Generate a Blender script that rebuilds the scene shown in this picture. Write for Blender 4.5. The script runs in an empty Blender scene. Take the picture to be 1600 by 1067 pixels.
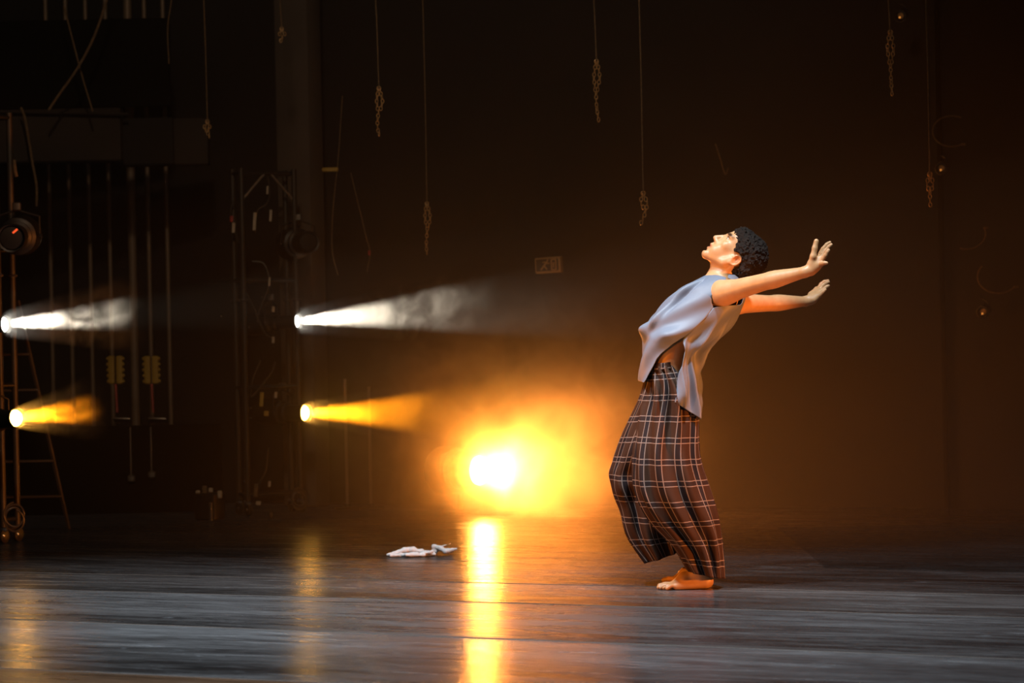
import bpy, math, random
import numpy as np
from mathutils import Vector, Matrix
from math import pi, sin, cos, radians, sqrt, atan2, acos, exp
random.seed(7); rng = np.random.default_rng(7)
sc = bpy.context.scene
col = sc.collection

# ------------------------------------------------------------------ camera
F = 3778.0; CAM_H = 1.15; ROLL = radians(-1.2)
CM = Matrix.Rotation(radians(90), 3, 'X') @ Matrix.Rotation(ROLL, 3, 'Z')
cd = bpy.data.cameras.new('camera'); cam = bpy.data.objects.new('camera', cd); col.objects.link(cam)
cam.matrix_world = Matrix.Translation((0, 0, CAM_H)) @ CM.to_4x4()
cd.sensor_width = 36; cd.lens = F / 1600 * 36; cd.clip_end = 200
cd.dof.use_dof = True; cd.dof.focus_distance = 11.1; cd.dof.aperture_fstop = 3.2
sc.camera = cam

# ------------------------------------------------------------------ world, exposure
w = bpy.data.worlds.new('world'); sc.world = w; w.use_nodes = True
w.node_tree.nodes['Background'].inputs[0].default_value = (0.75, 0.62, 0.5, 1)
w.node_tree.nodes['Background'].inputs[1].default_value = 0.004
sc.view_settings.view_transform = 'Standard'; sc.view_settings.look = 'None'
sc.view_settings.exposure = 0; sc.view_settings.gamma = 1; sc.view_settings.use_curve_mapping = False
sc.cycles.volume_step_rate = 1.0
sc.cycles.volume_max_steps = 256

AMBER = (1.0, 0.275, 0.006); COOL = (0.80, 0.90, 1.0); WARMW = (1.0, 0.87, 0.66)
U = Vector((0.907, -0.421, 0)); V = Vector((0.421, 0.907, 0))     # across the stage / upstage

def at(px, py, Y):
    """point of the stage at depth Y seen at that place of the photograph (measuring tool)"""
    d = CM @ Vector(((px - 800) / F, -(py - 533.5) / F, -1)); d *= Y / d.y
    return Vector((d.x, d.y, d.z + CAM_H))
def onfloor(px, py):
    d = CM @ Vector(((px - 800) / F, -(py - 533.5) / F, -1)); d *= -CAM_H / d.z
    return Vector((d.x, d.y, 0))

def spot(name, loc, aim, energy, color, size, blend=0.3, radius=0.05):
    l = bpy.data.lights.new(name, 'SPOT'); l.energy = energy; l.color = color
    l.spot_size = radians(size); l.spot_blend = blend; l.shadow_soft_size = radius
    o = bpy.data.objects.new(name, l); col.objects.link(o)
    o.location = loc; o.rotation_euler = (Vector(aim) - Vector(loc)).to_track_quat('-Z', 'Y').to_euler()
    return o

DY = 11.14                                                        # depth of the dancer
# rig lights outside the frame, plus one added dim fill
spot('overhead_cool_key', (-2.2, 8.6, 5.4), (1.0, 11.1, 1.55), 600, COOL, 17, 0.8, 0.10)
spot('overhead_cool_wash', (-1.6, 9.6, 6.5), (-1.3, 10.0, 0), 2500, (0.84, 0.92, 1.0), 62, 0.6, 0.25)
spot('overhead_cool_wash', (1.4, 8.8, 6.5), (1.0, 9.4, 0), 1900, (0.86, 0.92, 1.0), 62, 0.6, 0.25)
spot('dim_warm_fill', (-1.0, 6.0, 6.5), (-1.8, 17.0, 1.8), 520, (1.0, 0.70, 0.45), 60, 0.9, 0.3)  # added fill without a real lamp, lifts the dark left background
spot('side_amber_low', (-3.6, 9.4, 0.9), (0.85, 11.1, 0.8), 600, AMBER, 26, 0.5, 0.06)
spot('side_amber_right', (4.2, 9.0, 0.55), (0.95, 11.1, 0.75), 1100, (1.0, 0.27, 0.04), 26, 0.5, 0.06)

spot('front_amber_low', (-2.6, 6.6, 0.8), (0.9, 11.1, 1.0), 330, (1.0, 0.30, 0.04), 17, 0.7, 0.06)

# ------------------------------------------------------------------ materials
def nt(name):
    m = bpy.data.materials.new(name); m.use_nodes = True
    return m, m.node_tree, m.node_tree.nodes['Principled BSDF']
def ramp(t, fac, stops):
    r = t.nodes.new('ShaderNodeValToRGB'); t.links.new(fac, r.inputs[0])
    while len(r.color_ramp.elements) < len(stops): r.color_ramp.elements.new(0.5)
    for e, (p, c) in zip(r.color_ramp.elements, stops):
        e.position = p; e.color = (c if len(c) == 4 else (*c, 1))
    return r.outputs[0]
def mat(name, c, rough=0.5, metal=0.0, var=0.15, scale=8, bump=0.0, bscale=60, sss=0, spec=None):
    m, t, b = nt(name)
    tc = t.nodes.new('ShaderNodeTexCoord')
    n = t.nodes.new('ShaderNodeTexNoise'); n.inputs['Scale'].default_value = scale; n.inputs['Detail'].default_value = 5
    t.links.new(tc.outputs['Object'], n.inputs['Vector'])
    o = ramp(t, n.outputs['Fac'], [(0.3, tuple(v * (1 - var) for v in c)), (0.7, tuple(min(1, v * (1 + var)) for v in c))])
    t.links.new(o, b.inputs['Base Color'])
    b.inputs['Roughness'].default_value = rough; b.inputs['Metallic'].default_value = metal
    if spec is not None: b.inputs['Specular IOR Level'].default_value = spec
    if bump:
        n2 = t.nodes.new('ShaderNodeTexNoise'); n2.inputs['Scale'].default_value = bscale; n2.inputs['Detail'].default_value = 4
        t.links.new(tc.outputs['Object'], n2.inputs['Vector'])
        bp = t.nodes.new('ShaderNodeBump'); bp.inputs['Strength'].default_value = bump; bp.inputs['Distance'].default_value = 0.01
        t.links.new(n2.outputs['Fac'], bp.inputs['Height']); t.links.new(bp.outputs[0], b.inputs['Normal'])
    if sss:
        b.inputs['Subsurface Weight'].default_value = sss; b.inputs['Subsurface Radius'].default_value = (0.012, 0.005, 0.003)
        b.inputs['Subsurface Scale'].default_value = 1.0
    return m
def emis(name, c, s):
    m, t, b = nt(name)
    b.inputs['Base Color'].default_value = (*c, 1); b.inputs['Emission Color'].default_value = (*c, 1)
    b.inputs['Emission Strength'].default_value = s
    return m
M = dict(
    black=mat('black_metal', (0.012, 0.011, 0.010), 0.45, 0.0),
    steel=mat('dull_steel', (0.16, 0.14, 0.12), 0.38, 0.8),
    chrome=mat('bright_steel', (0.6, 0.58, 0.55), 0.2, 1.0, 0.05),
    pipe=mat('painted_pipe', (0.22, 0.16, 0.11), 0.5, 0.2),
    drape=mat('black_wall', (0.012, 0.0095, 0.008), 0.9, 0, 0.25, 2, 0.3, 8),
    pilaster=mat('dark_pilaster', (0.085, 0.065, 0.05), 0.85, 0, 0.15, 3, 0.2, 20),
    flat=mat('masking_flat', (0.006, 0.005, 0.004), 0.95, 0, 0.2, 3, spec=0.1),
    panel=mat('gallery_panel', (0.028, 0.019, 0.013), 0.85, 0, 0.2, 3),
    post=mat('dark_steel_post', (0.05, 0.04, 0.03), 0.45, 0.3),
    rope=mat('hemp_rope', (0.16, 0.10, 0.05), 0.9, 0, 0.3, 40),
    chain=mat('brass_chain', (0.50, 0.30, 0.12), 0.4, 0.2, 0.2, 30),
    cable=mat('rubber_cable', (0.05, 0.04, 0.03), 0.4),
    tag=mat('pale_tag', (0.45, 0.36, 0.25), 0.6),
    red=mat('red_paint', (0.35, 0.02, 0.01), 0.45),
    yellow=mat('yellow_paint', (0.42, 0.26, 0.03), 0.5),
    grey=mat('grey_plastic', (0.20, 0.18, 0.16), 0.55),
    alu=mat('aluminium', (0.30, 0.26, 0.22), 0.35, 0.7),
    sign=mat('sign_panel', (0.40, 0.26, 0.12), 0.5),
    signdark=mat('sign_dark', (0.05, 0.035, 0.02), 0.6),
    silk=mat('grey_blue_silk', (0.135, 0.165, 0.215), 0.55, 0, 0.06, 5, 0.08, 12),
    cloth=mat('white_cotton', (0.86, 0.86, 0.87), 0.8, 0, 0.04, 20, 0.2, 80),
    eye=mat('eye_white', (0.7, 0.66, 0.6), 0.15), iris=mat('dark_iris', (0.02, 0.012, 0.008), 0.1),
    white_lens=emis('white_lens', (1, 0.95, 0.82), 14), amber_lens=emis('amber_lens', (1, 0.45, 0.06), 50),
    led=emis('small_red_light', (1, 0.12, 0.03), 0.7), glint=emis('amber_pilot', (1, 0.35, 0.06), 0.6),
)
# hair
def hair_mat():
    m, t, b = nt('curly_dark_hair')
    b.inputs['Base Color'].default_value = (0.020, 0.012, 0.007, 1); b.inputs['Roughness'].default_value = 0.6; b.inputs['Specular IOR Level'].default_value = 0.3
    tc = t.nodes.new('ShaderNodeTexCoord'); v = t.nodes.new('ShaderNodeTexWave'); v.inputs['Scale'].default_value = 90
    v.inputs['Distortion'].default_value = 14; v.inputs['Detail'].default_value = 3; v.inputs['Detail Scale'].default_value = 2
    t.links.new(tc.outputs['Object'], v.inputs['Vector'])
    bp = t.nodes.new('ShaderNodeBump'); bp.inputs['Strength'].default_value = 0.9; bp.inputs['Distance'].default_value = 0.006
    t.links.new(v.outputs['Fac'], bp.inputs['Height']); t.links.new(bp.outputs[0], b.inputs['Normal'])
    return m
M['hair'] = hair_mat()
def skin_mat():
    m, t, b = nt('skin')
    a = t.nodes.new('ShaderNodeAttribute'); a.attribute_name = 'tone'; a.attribute_type = 'GEOMETRY'
    tc = t.nodes.new('ShaderNodeTexCoord'); n = t.nodes.new('ShaderNodeTexNoise'); n.inputs['Scale'].default_value = 25
    t.links.new(tc.outputs['Object'], n.inputs['Vector'])
    c = ramp(t, n.outputs['Fac'], [(0.3, (0.49, 0.27, 0.12)), (0.7, (0.56, 0.32, 0.15))])
    mx = t.nodes.new('ShaderNodeMix'); mx.data_type = 'RGBA'; mx.blend_type = 'MULTIPLY'; mx.inputs[0].default_value = 1
    t.links.new(c, mx.inputs[6]); t.links.new(a.outputs['Color'], mx.inputs[7]); t.links.new(mx.outputs[2], b.inputs['Base Color'])
    b.inputs['Roughness'].default_value = 0.42
    b.inputs['Subsurface Weight'].default_value = 0.06; b.inputs['Subsurface Radius'].default_value = (0.012, 0.005, 0.003)
    b.inputs['Subsurface Scale'].default_value = 1.0
    return m
M['skin'] = skin_mat()
def plaid_mat():
    m, t, b = nt('plaid_cloth'); N = t.nodes; L = t.links
    uv = N.new('ShaderNodeUVMap'); uv.uv_map = 'UVMap'; sp = N.new('ShaderNodeSeparateXYZ'); L.new(uv.outputs[0], sp.inputs[0])
    def mt(op, a, b_=None, c=None):
        x = N.new('ShaderNodeMath'); x.operation = op
        for i, q in enumerate((a, b_, c)):
            if q is None: continue
            if isinstance(q, (int, float)): x.inputs[i].default_value = q
            else: L.new(q, x.inputs[i])
        return x.outputs[0]
    def lines(s, period, gap, wd):
        f = mt('FRACT', mt('DIVIDE', s, period))
        d1 = mt('LESS_THAN', mt('ABSOLUTE', mt('SUBTRACT', f, 0.5 - gap / 2)), wd)
        d2 = mt('LESS_THAN', mt('ABSOLUTE', mt('SUBTRACT', f, 0.5 + gap / 2)), wd)
        band = mt('LESS_THAN', mt('ABSOLUTE', mt('SUBTRACT', f, 0.5)), gap / 2)
        return mt('MAXIMUM', d1, d2), band
    lu, bu = lines(sp.outputs[0], 0.078, 0.30, 0.022); lv, bv = lines(sp.outputs[1], 0.098, 0.25, 0.019)
    def mix(f, a, b_):
        x = N.new('ShaderNodeMix'); x.data_type = 'RGBA'
        L.new(f, x.inputs[0])
        for i, q in ((6, a), (7, b_)):
            if isinstance(q, tuple): x.inputs[i].default_value = (*q, 1)
            else: L.new(q, x.inputs[i])
        return x.outputs[2]
    c = mix(mt('MULTIPLY', bu, 0.75), (0.044, 0.022, 0.013), (0.014, 0.014, 0.018))
    c = mix(mt('MULTIPLY', bv, 0.6), c, (0.018, 0.015, 0.018))
    c = mix(mt('MULTIPLY', mt('MAXIMUM', lu, lv), 0.52), c, (0.42, 0.33, 0.28))
    L.new(c, b.inputs['Base Color']); b.inputs['Roughness'].default_value = 0.8; b.inputs['Specular IOR Level'].default_value = 0.12
    return m
M['plaid'] = plaid_mat()

def floor_mat(name, base, rlo, rhi, seed):
    """worn black dance vinyl: drag marks along the sheet, dusty scuffs, slightly wavy gloss"""
    m, t, b = nt(name); N = t.nodes; L = t.links
    tc = N.new('ShaderNodeTexCoord'); mp = N.new('ShaderNodeMapping'); L.new(tc.outputs['Object'], mp.inputs[0])
    mp.inputs['Rotation'].default_value = (0, 0, radians(24.9)); mp.inputs['Location'].default_value = (seed, seed * 2.3, 0)
    def noise(sx, sy, sc_, det=6, dist=0.0, rough=0.55):
        q = N.new('ShaderNodeMapping'); L.new(mp.outputs[0], q.inputs[0]); q.inputs['Scale'].default_value = (sx, sy, 1)
        n = N.new('ShaderNodeTexNoise'); n.inputs['Scale'].default_value = sc_; n.inputs['Detail'].default_value = det
        n.inputs['Distortion'].default_value = dist; n.inputs['Roughness'].default_value = rough; L.new(q.outputs[0], n.inputs['Vector']); return n.outputs['Fac']
    big = noise(0.25, 1.1, 1.3, 4, 0.6); streak = noise(0.5, 4.0, 3.0, 8, 0.8, 0.7); fine = noise(1.0, 6.0, 9, 6, 0.3, 0.7)
    dots = noise(1, 1.6, 55, 2)
    mul = lambda a, b_, op='MULTIPLY': (lambda x: (x.__setattr__('operation', op), [L.new(q, x.inputs[i]) if not isinstance(q, (int, float)) else x.inputs[i].__setattr__('default_value', q) for i, q in enumerate((a, b_))], x.outputs[0])[2])(N.new('ShaderNodeMath'))
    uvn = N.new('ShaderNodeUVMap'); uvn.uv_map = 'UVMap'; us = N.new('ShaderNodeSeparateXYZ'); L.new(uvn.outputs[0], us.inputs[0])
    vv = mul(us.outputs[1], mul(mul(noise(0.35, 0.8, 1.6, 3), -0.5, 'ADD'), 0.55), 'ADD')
    sheen_band = ramp(t, vv, [(0.0, (.52,) * 3), (0.10, (.58,) * 3), (0.45, (.54,) * 3), (0.70, (.44,) * 3), (0.95, (.36,) * 3)])  # gloss of the curled sheets painted into the colour: lighter upstage, darker downstage
    s = mul(mul(big, 0.30), mul(mul(streak, 0.28), mul(mul(fine, 0.17), mul(sheen_band, 0.25), 'ADD'), 'ADD'), 'ADD')
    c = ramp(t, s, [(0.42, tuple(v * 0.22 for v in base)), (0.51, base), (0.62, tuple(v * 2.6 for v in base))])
    wisp = ramp(t, noise(0.8, 2.6, 4.2, 5, 2.5, 0.6), [(0.60, (0, 0, 0)), (0.74, (0.05, 0.055, 0.06))])
    d = ramp(t, dots, [(0.74, (0, 0, 0)), (0.80, (0.35, 0.35, 0.35))])
    mx = N.new('ShaderNodeMix'); mx.data_type = 'RGBA'; mx.blend_type = 'ADD'; mx.inputs[0].default_value = 1
    L.new(c, mx.inputs[6]); L.new(d, mx.inputs[7])
    mx2 = N.new('ShaderNodeMix'); mx2.data_type = 'RGBA'; mx2.blend_type = 'ADD'; mx2.inputs[0].default_value = 1
    L.new(mx.outputs[2], mx2.inputs[6]); L.new(wisp, mx2.inputs[7]); L.new(mx2.outputs[2], b.inputs['Base Color'])
    rr = ramp(t, streak, [(0.35, (rlo,) * 3), (0.7, (rhi,) * 3)]); L.new(rr, b.inputs['Roughness'])
    bp = N.new('ShaderNodeBump'); bp.inputs['Strength'].default_value = 0.35; bp.inputs['Distance'].default_value = 0.004
    L.new(mul(streak, mul(fine, 0.4), 'ADD'), bp.inputs['Height']); L.new(bp.outputs[0], b.inputs['Normal'])
    return m
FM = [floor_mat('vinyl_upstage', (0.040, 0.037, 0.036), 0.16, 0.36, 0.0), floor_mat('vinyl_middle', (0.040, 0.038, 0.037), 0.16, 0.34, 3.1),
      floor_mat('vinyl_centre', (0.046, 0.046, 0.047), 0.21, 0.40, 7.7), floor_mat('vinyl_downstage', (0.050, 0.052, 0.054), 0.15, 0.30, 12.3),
      floor_mat('stage_edge_wood', (0.035, 0.018, 0.008), 0.25, 0.4, 20.0)]

# ------------------------------------------------------------------ mesh helpers
class MB:
    def __init__(s): s.v = []; s.f = []
    def add(s, v, f):
        o = len(s.v); s.v += [tuple(p) for p in v]; s.f += [tuple(i + o for i in q) for q in f]; return s
    def box(s, c, size, rot=None, bev=0.0):
        c = Vector(c); hx, hy, hz = [q / 2 for q in size]; b = min(bev, hx * .9, hy * .9, hz * .9)
        R = rot or Matrix.Identity(3)
        if b <= 0:
            vs = [R @ Vector((x * hx, y * hy, z * hz)) + c for x in (-1, 1) for y in (-1, 1) for z in (-1, 1)]
            return s.add(vs, [(0, 1, 3, 2), (4, 6, 7, 5), (0, 4, 5, 1), (2, 3, 7, 6), (0, 2, 6, 4), (1, 5, 7, 3)])
        prof = []
        for k in range(4):
            sx, sy = ((1, 1), (-1, 1), (-1, -1), (1, -1))[k]
            for a in (0, 45, 90):
                an = radians(k * 90 + a); prof.append((sx * (hx - b) + b * cos(an), sy * (hy - b) + b * sin(an)))
        rings = []
        for z, k in ((-hz, b), (-hz + b, 0), (hz - b, 0), (hz, b)):
            rings.append([R @ Vector((x - (k * (1 if x > 0 else -1) * .9), y - (k * (1 if y > 0 else -1) * .9), z)) + c for x, y in prof])
        n = 12; vs = [p for r in rings for p in r]
        fs = [(i * n + j, i * n + (j + 1) % n, (i + 1) * n + (j + 1) % n, (i + 1) * n + j) for i in range(3) for j in range(n)]
        fs += [tuple(range(n - 1, -1, -1)), tuple(range(3 * n, 4 * n))]
        return s.add(vs, fs)
    def tube(s, pts, r, n=10, closed=False):
        pts = [Vector(p) for p in pts]; m = len(pts); rs = r if isinstance(r, (list, tuple)) else [r] * m
        vs = []; prev = None
        for i, p in enumerate(pts):
            if closed: t = pts[(i + 1) % m] - pts[i - 1]
            else: t = pts[min(i + 1, m - 1)] - pts[max(i - 1, 0)]
            t = t.normalized() if t.length > 1e-9 else Vector((0, 0, 1))
            if prev is None:
                a = t.orthogonal().normalized()
            else:
                a = (prev - t * prev.dot(t)); a = a.normalized() if a.length > 1e-6 else t.orthogonal().normalized()
            prev = a; b = t.cross(a)
            vs += [p + (a * cos(2 * pi * k / n) + b * sin(2 * pi * k / n)) * rs[i] for k in range(n)]
        mm = m if closed else m - 1
        fs = [(i * n + k, i * n + (k + 1) % n, ((i + 1) % m) * n + (k + 1) % n, ((i + 1) % m) * n + k) for i in range(mm) for k in range(n)]
        if not closed: fs += [tuple(range(n - 1, -1, -1)), tuple(range((m - 1) * n, m * n))]
        return s.add(vs, fs)
    def torus(s, c, nrm, R, r, n=24, k=8, sx=1.0, up=None):
        nrm = Vector(nrm).normalized(); a = (Vector(up) if up else nrm.orthogonal()).normalized(); b = nrm.cross(a); c = Vector(c)
        return s.tube([c + a * cos(2 * pi * i / n) * R * sx + b * sin(2 * pi * i / n) * R for i in range(n)], r, k, True)
    def lathe(s, c, axis, prof, n=24):
        """prof = [(distance along axis, radius)]"""
        axis = Vector(axis).normalized(); a = axis.orthogonal().normalized(); b = axis.cross(a); c = Vector(c)
        vs = [c + axis * d + (a * cos(2 * pi * k / n) + b * sin(2 * pi * k / n)) * r for d, r in prof for k in range(n)]
        fs = [(i * n + k, i * n + (k + 1) % n, (i + 1) * n + (k + 1) % n, (i + 1) * n + k) for i in range(len(prof) - 1) for k in range(n)]
        fs += [tuple(range(n - 1, -1, -1)), tuple(range((len(prof) - 1) * n, len(prof) * n))]
        return s.add(vs, fs)
    def build(s, name, m, parent=None, smooth=True, angle=35, loc=None):
        me = bpy.data.meshes.new(name)
        base = Vector((0, 0, 0))
        if parent is not None: base = WL[parent.name]
        elif loc is not None: base = Vector(loc)
        me.from_pydata([tuple(Vector(p) - base) for p in s.v], [], s.f); me.update()
        import bmesh
        bm = bmesh.new(); bm.from_mesh(me); bmesh.ops.recalc_face_normals(bm, faces=bm.faces); bm.to_mesh(me); bm.free()
        me.materials.append(m)
        if smooth:
            me.shade_smooth(); me.set_sharp_from_angle(angle=radians(angle))
        o = bpy.data.objects.new(name, me); col.objects.link(o)
        if parent is not None: o.parent = parent; WL[o.name] = base.copy()
        else: o.location = base; WL[o.name] = base.copy()
        return o
WL = {}
def tag(o, label=None, cat=None, group=None, kind=None):
    if label: o['label'] = label
    if cat: o['category'] = cat
    if group: o['group'] = group
    if kind: o['kind'] = kind
    return o
def thing(name, loc, label, cat, group=None):
    o = bpy.data.objects.new(name, None); col.objects.link(o); o.location = loc; o.empty_display_size = 0.1
    WL[o.name] = Vector(loc); return tag(o, label, cat, group)
def spl(pts, n):
    """Catmull-Rom through pts -> n points"""
    P = [np.array(p, float) for p in pts]; P = [2 * P[0] - P[1]] + P + [2 * P[-1] - P[-2]]; m = len(P) - 3; out = []
    for i in range(n):
        u = i / (n - 1) * m; k = min(int(u), m - 1); f = u - k; a, b, c, d = P[k:k + 4]
        out.append(0.5 * (2 * b + (c - a) * f + (2 * a - 5 * b + 4 * c - d) * f * f + (3 * b - a - 3 * c + d) * f ** 3))
    return out

# ------------------------------------------------------------------ implicit surfaces
class Field:
    def __init__(s, lo, hi, h):
        s.lo = np.array(lo, float); s.h = h; s.n = np.ceil((np.array(hi) - s.lo) / h).astype(int) + 1
        s.F = np.full(s.n, 0.5, np.float32)
    def sub(s, lo, hi, pad):
        i0 = np.maximum(0, np.floor((np.array(lo) - pad - s.lo) / s.h).astype(int)); i1 = np.minimum(s.n, np.ceil((np.array(hi) + pad - s.lo) / s.h).astype(int) + 1)
        sl = tuple(slice(a, max(a, b)) for a, b in zip(i0, i1))
        g = [(np.arange(i0[k], max(i0[k], i1[k])) * s.h + s.lo[k]).astype(np.float32) for k in range(3)]
        return sl, g[0][:, None, None], g[1][None, :, None], g[2][None, None, :]
    def comb(s, sl, d, k, op):
        A = s.F[sl]
        if A.size == 0: return
        if op == 'u':
            if k <= 0: np.minimum(A, d, out=A)
            else:
                h = np.maximum(k - np.abs(A - d), 0) / k; A[...] = np.minimum(A, d) - h * h * k * 0.25
        else:
            h = np.maximum(k - np.abs(-d - A), 0) / max(k, 1e-6); A[...] = np.maximum(A, -d) + h * h * k * 0.25
    def cone(s, a, b, r1, r2, k=0.01, op='u', flat=None):
        a = np.array(a, float); b = np.array(b, float); R = max(r1, r2)
        sl, x, y, z = s.sub(np.minimum(a, b) - R, np.maximum(a, b) + R, k + 2 * s.h)
        ab = b - a; L2 = max(float(ab @ ab), 1e-12); px, py, pz = x - a[0], y - a[1], z - a[2]
        t = np.clip((px * ab[0] + py * ab[1] + pz * ab[2]) / L2, 0, 1)
        dx, dy, dz = px - t * ab[0], py - t * ab[1], pz - t * ab[2]
        d = np.sqrt(dx * dx + dy * dy + dz * dz) - (r1 + (r2 - r1) * t)
        s.comb(sl, d, k, op)
    def ell(s, c, rad, R=None, k=0.01, op='u'):
        c = np.array(c, float); rad = np.array(rad, float); R = np.eye(3) if R is None else np.array(R)
        m = max(rad); sl, x, y, z = s.sub(c - m, c + m, k + 2 * s.h)
        x, y, z = x - c[0], y - c[1], z - c[2]
        q = [(R[0, i] * x + R[1, i] * y + R[2, i] * z) for i in range(3)]
        k0 = np.sqrt(sum((q[i] / rad[i]) ** 2 for i in range(3))); k1 = np.sqrt(sum((q[i] / rad[i] ** 2) ** 2 for i in range(3)))
        d = k0 * (k0 - 1) / np.maximum(k1, 1e-6); s.comb(sl, d, k, op)
    def chain(s, pts, rs, k=0.01):
        for i in range(len(pts) - 1): s.cone(pts[i], pts[i + 1], rs[i], rs[i + 1], k)
    def mesh(s):
        Fd = s.F; ins = Fd < 0
        cnt = np.zeros(np.array(Fd.shape) - 1, np.int8)
        for dx in (0, 1):
            for dy in (0, 1):
                for dz in (0, 1):
                    cnt += ins[dx:dx + cnt.shape[0], dy:dy + cnt.shape[1], dz:dz + cnt.shape[2]]
        act = (cnt > 0) & (cnt < 8); idx = np.argwhere(act)
        vid = np.full(cnt.shape, -1, np.int32); vid[act] = np.arange(len(idx))
        acc = np.zeros((len(idx), 3)); num = np.zeros(len(idx)); cor = [(i, j, k) for i in (0, 1) for j in (0, 1) for k in (0, 1)]
        val = {c: Fd[idx[:, 0] + c[0], idx[:, 1] + c[1], idx[:, 2] + c[2]] for c in cor}
        for c in cor:
            for ax in range(3):
                if c[ax] == 0:
                    e = list(c); e[ax] = 1; e = tuple(e); a, b = val[c], val[e]; mk = (a < 0) != (b < 0)
                    t = np.where(mk, a / np.where(mk, a - b, 1), 0); p = np.tile(np.array(c, float), (len(idx), 1)); p[:, ax] += t
                    acc[mk] += p[mk]; num[mk] += 1
        vs = (idx + acc / num[:, None]) * s.h + s.lo
        fs = []
        for ax in range(3):
            o = [0, 1, 2]; o.remove(ax); b, c = o
            sa = [slice(None)] * 3; sb = [slice(None)] * 3; sa[ax] = slice(0, -1); sb[ax] = slice(1, None)
            ch = ins[tuple(sa)] != ins[tuple(sb)]; e = np.argwhere(ch)
            e = e[(e[:, b] > 0) & (e[:, c] > 0) & (e[:, b] < Fd.shape[b] - 1) & (e[:, c] < Fd.shape[c] - 1)]
            q = []
            for db, dc in ((0, 0), (1, 0), (1, 1), (0, 1)):
                w_ = e.copy(); w_[:, b] -= db; w_[:, c] -= dc; q.append(vid[w_[:, 0], w_[:, 1], w_[:, 2]])
            q = np.stack(q, 1); fl = ins[e[:, 0], e[:, 1], e[:, 2]]
            if ax == 1: fl = ~fl
            q[~fl] = q[~fl][:, ::-1]; fs.append(q)
        fs = np.concatenate(fs); fs = fs[(fs >= 0).all(1)]
        return vs, fs
def np_object(name, vs, fs, m, parent=None, loc=None):
    base = np.array(WL[parent.name] if parent is not None else (loc or (0, 0, 0)))
    me = bpy.data.meshes.new(name); vs = vs - base; me.vertices.add(len(vs)); me.vertices.foreach_set('co', vs.astype(np.float32).ravel())
    nf = len(fs); me.loops.add(nf * 4); me.loops.foreach_set('vertex_index', fs.astype(np.int32).ravel())
    me.polygons.add(nf); me.polygons.foreach_set('loop_start', np.arange(0, nf * 4, 4, dtype=np.int32)); me.update(calc_edges=True); me.validate()
    me.shade_smooth(); me.materials.append(m)
    o = bpy.data.objects.new(name, me); col.objects.link(o)
    if parent is not None: o.parent = parent
    else: o.location = base
    WL[o.name] = Vector(base); return o

# ------------------------------------------------------------------ the setting
def seam(p, q): return onfloor(*p), onfloor(*q)
def ext(a, b, s, t_):
    d = (b - a).normalized(); return a - d * s, b + d * t_
lines = [ext(*seam((0, 893), (1600, 930)), 5, 5), ext(*seam((0, 919), (1600, 965)), 5, 5),
         ext(*seam((0, 967), (1600, 1030)), 5, 5), ext(*seam((0, 1044), (400, 1062)), 4, 8)]
far = (Vector((-9, 22.5, 0)), Vector((8, 15.0, 0))); near = (Vector((-9, 4, 0)), Vector((8, 4, 0)))
bands = [far] + lines + [near]
me = bpy.data.meshes.new('floor'); vs = []; fs = []; mi = []
for i in range(5):
    (a, b), (c, d) = bands[i], bands[i + 1]; n = 40; o = len(vs)
    for j in range(n + 1):
        t = j / n; vs += [a.lerp(b, t), c.lerp(d, t)]
    for j in range(n): fs.append((o + 2 * j, o + 2 * j + 1, o + 2 * j + 3, o + 2 * j + 2)); mi.append(i)
me.from_pydata([tuple(v) for v in vs], [], fs)
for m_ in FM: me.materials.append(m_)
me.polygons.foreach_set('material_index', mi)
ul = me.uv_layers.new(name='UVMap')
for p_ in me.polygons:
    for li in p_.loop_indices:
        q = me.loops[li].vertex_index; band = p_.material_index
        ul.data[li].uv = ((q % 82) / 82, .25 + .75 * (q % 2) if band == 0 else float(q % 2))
me.update()
fo = bpy.data.objects.new('floor', me); col.objects.link(fo); fo['kind'] = 'structure'
# taped joints between the vinyl sheets
for i, (a, b) in enumerate(lines):
    d = (b - a).normalized(); q = Vector((-d.y, d.x, 0)) * 0.006; z = Vector((0, 0, 0.0015))
    mb = MB(); mb.add([a - q, b - q, b + q, a + q, a - q * .7 + z, b - q * .7 + z, b + q * .7 + z, a + q * .7 + z],
                      [(0, 1, 5, 4), (1, 2, 6, 5), (2, 3, 7, 6), (3, 0, 4, 7), (4, 5, 6, 7)])
    o = mb.build('trim_%d' % (i + 1), mat('seam_tape_%d' % i, (0.055, 0.045, 0.038), 0.7, spec=0.2), smooth=False); o['kind'] = 'structure'

W0 = Vector((2.9, 15.75, 0))
def wallpt(X, off=0.0):                    # point on the back wall line at this X, off metres in front of it
    t = (X - W0.x) / U.x; p = W0 + U * t; return p - V * off
RW = Matrix.Rotation(atan2(U.y, U.x), 3, 'Z')
mb = MB(); a = wallpt(-7); b = wallpt(7)
mb.box((a + b) / 2 + V * 0.15 + Vector((0, 0, 3.5)), ((b - a).length, 0.3, 7), RW)
o = mb.build('wall_back', M['drape'], smooth=False); o['kind'] = 'structure'
mb = MB(); mb.box(Vector((-6.2, 13, 3.5)), (0.3, 14, 7), Matrix.Rotation(radians(-8), 3, 'Z'))
o = mb.build('wall_left', M['drape'], smooth=False); o['kind'] = 'structure'
# panel joints of the back wall
for i, px in enumerate((1483, 1290)):
    X = 2.82 if i == 0 else 2.05
    p = wallpt(X, 0.012); mb = MB(); mb.box(p + Vector((0, 0, 2.5)), (0.03, 0.024, 5), RW, 0.004)
    if i == 0:
        o = mb.build('trim_5', M['flat']); o['kind'] = 'structure'
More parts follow.
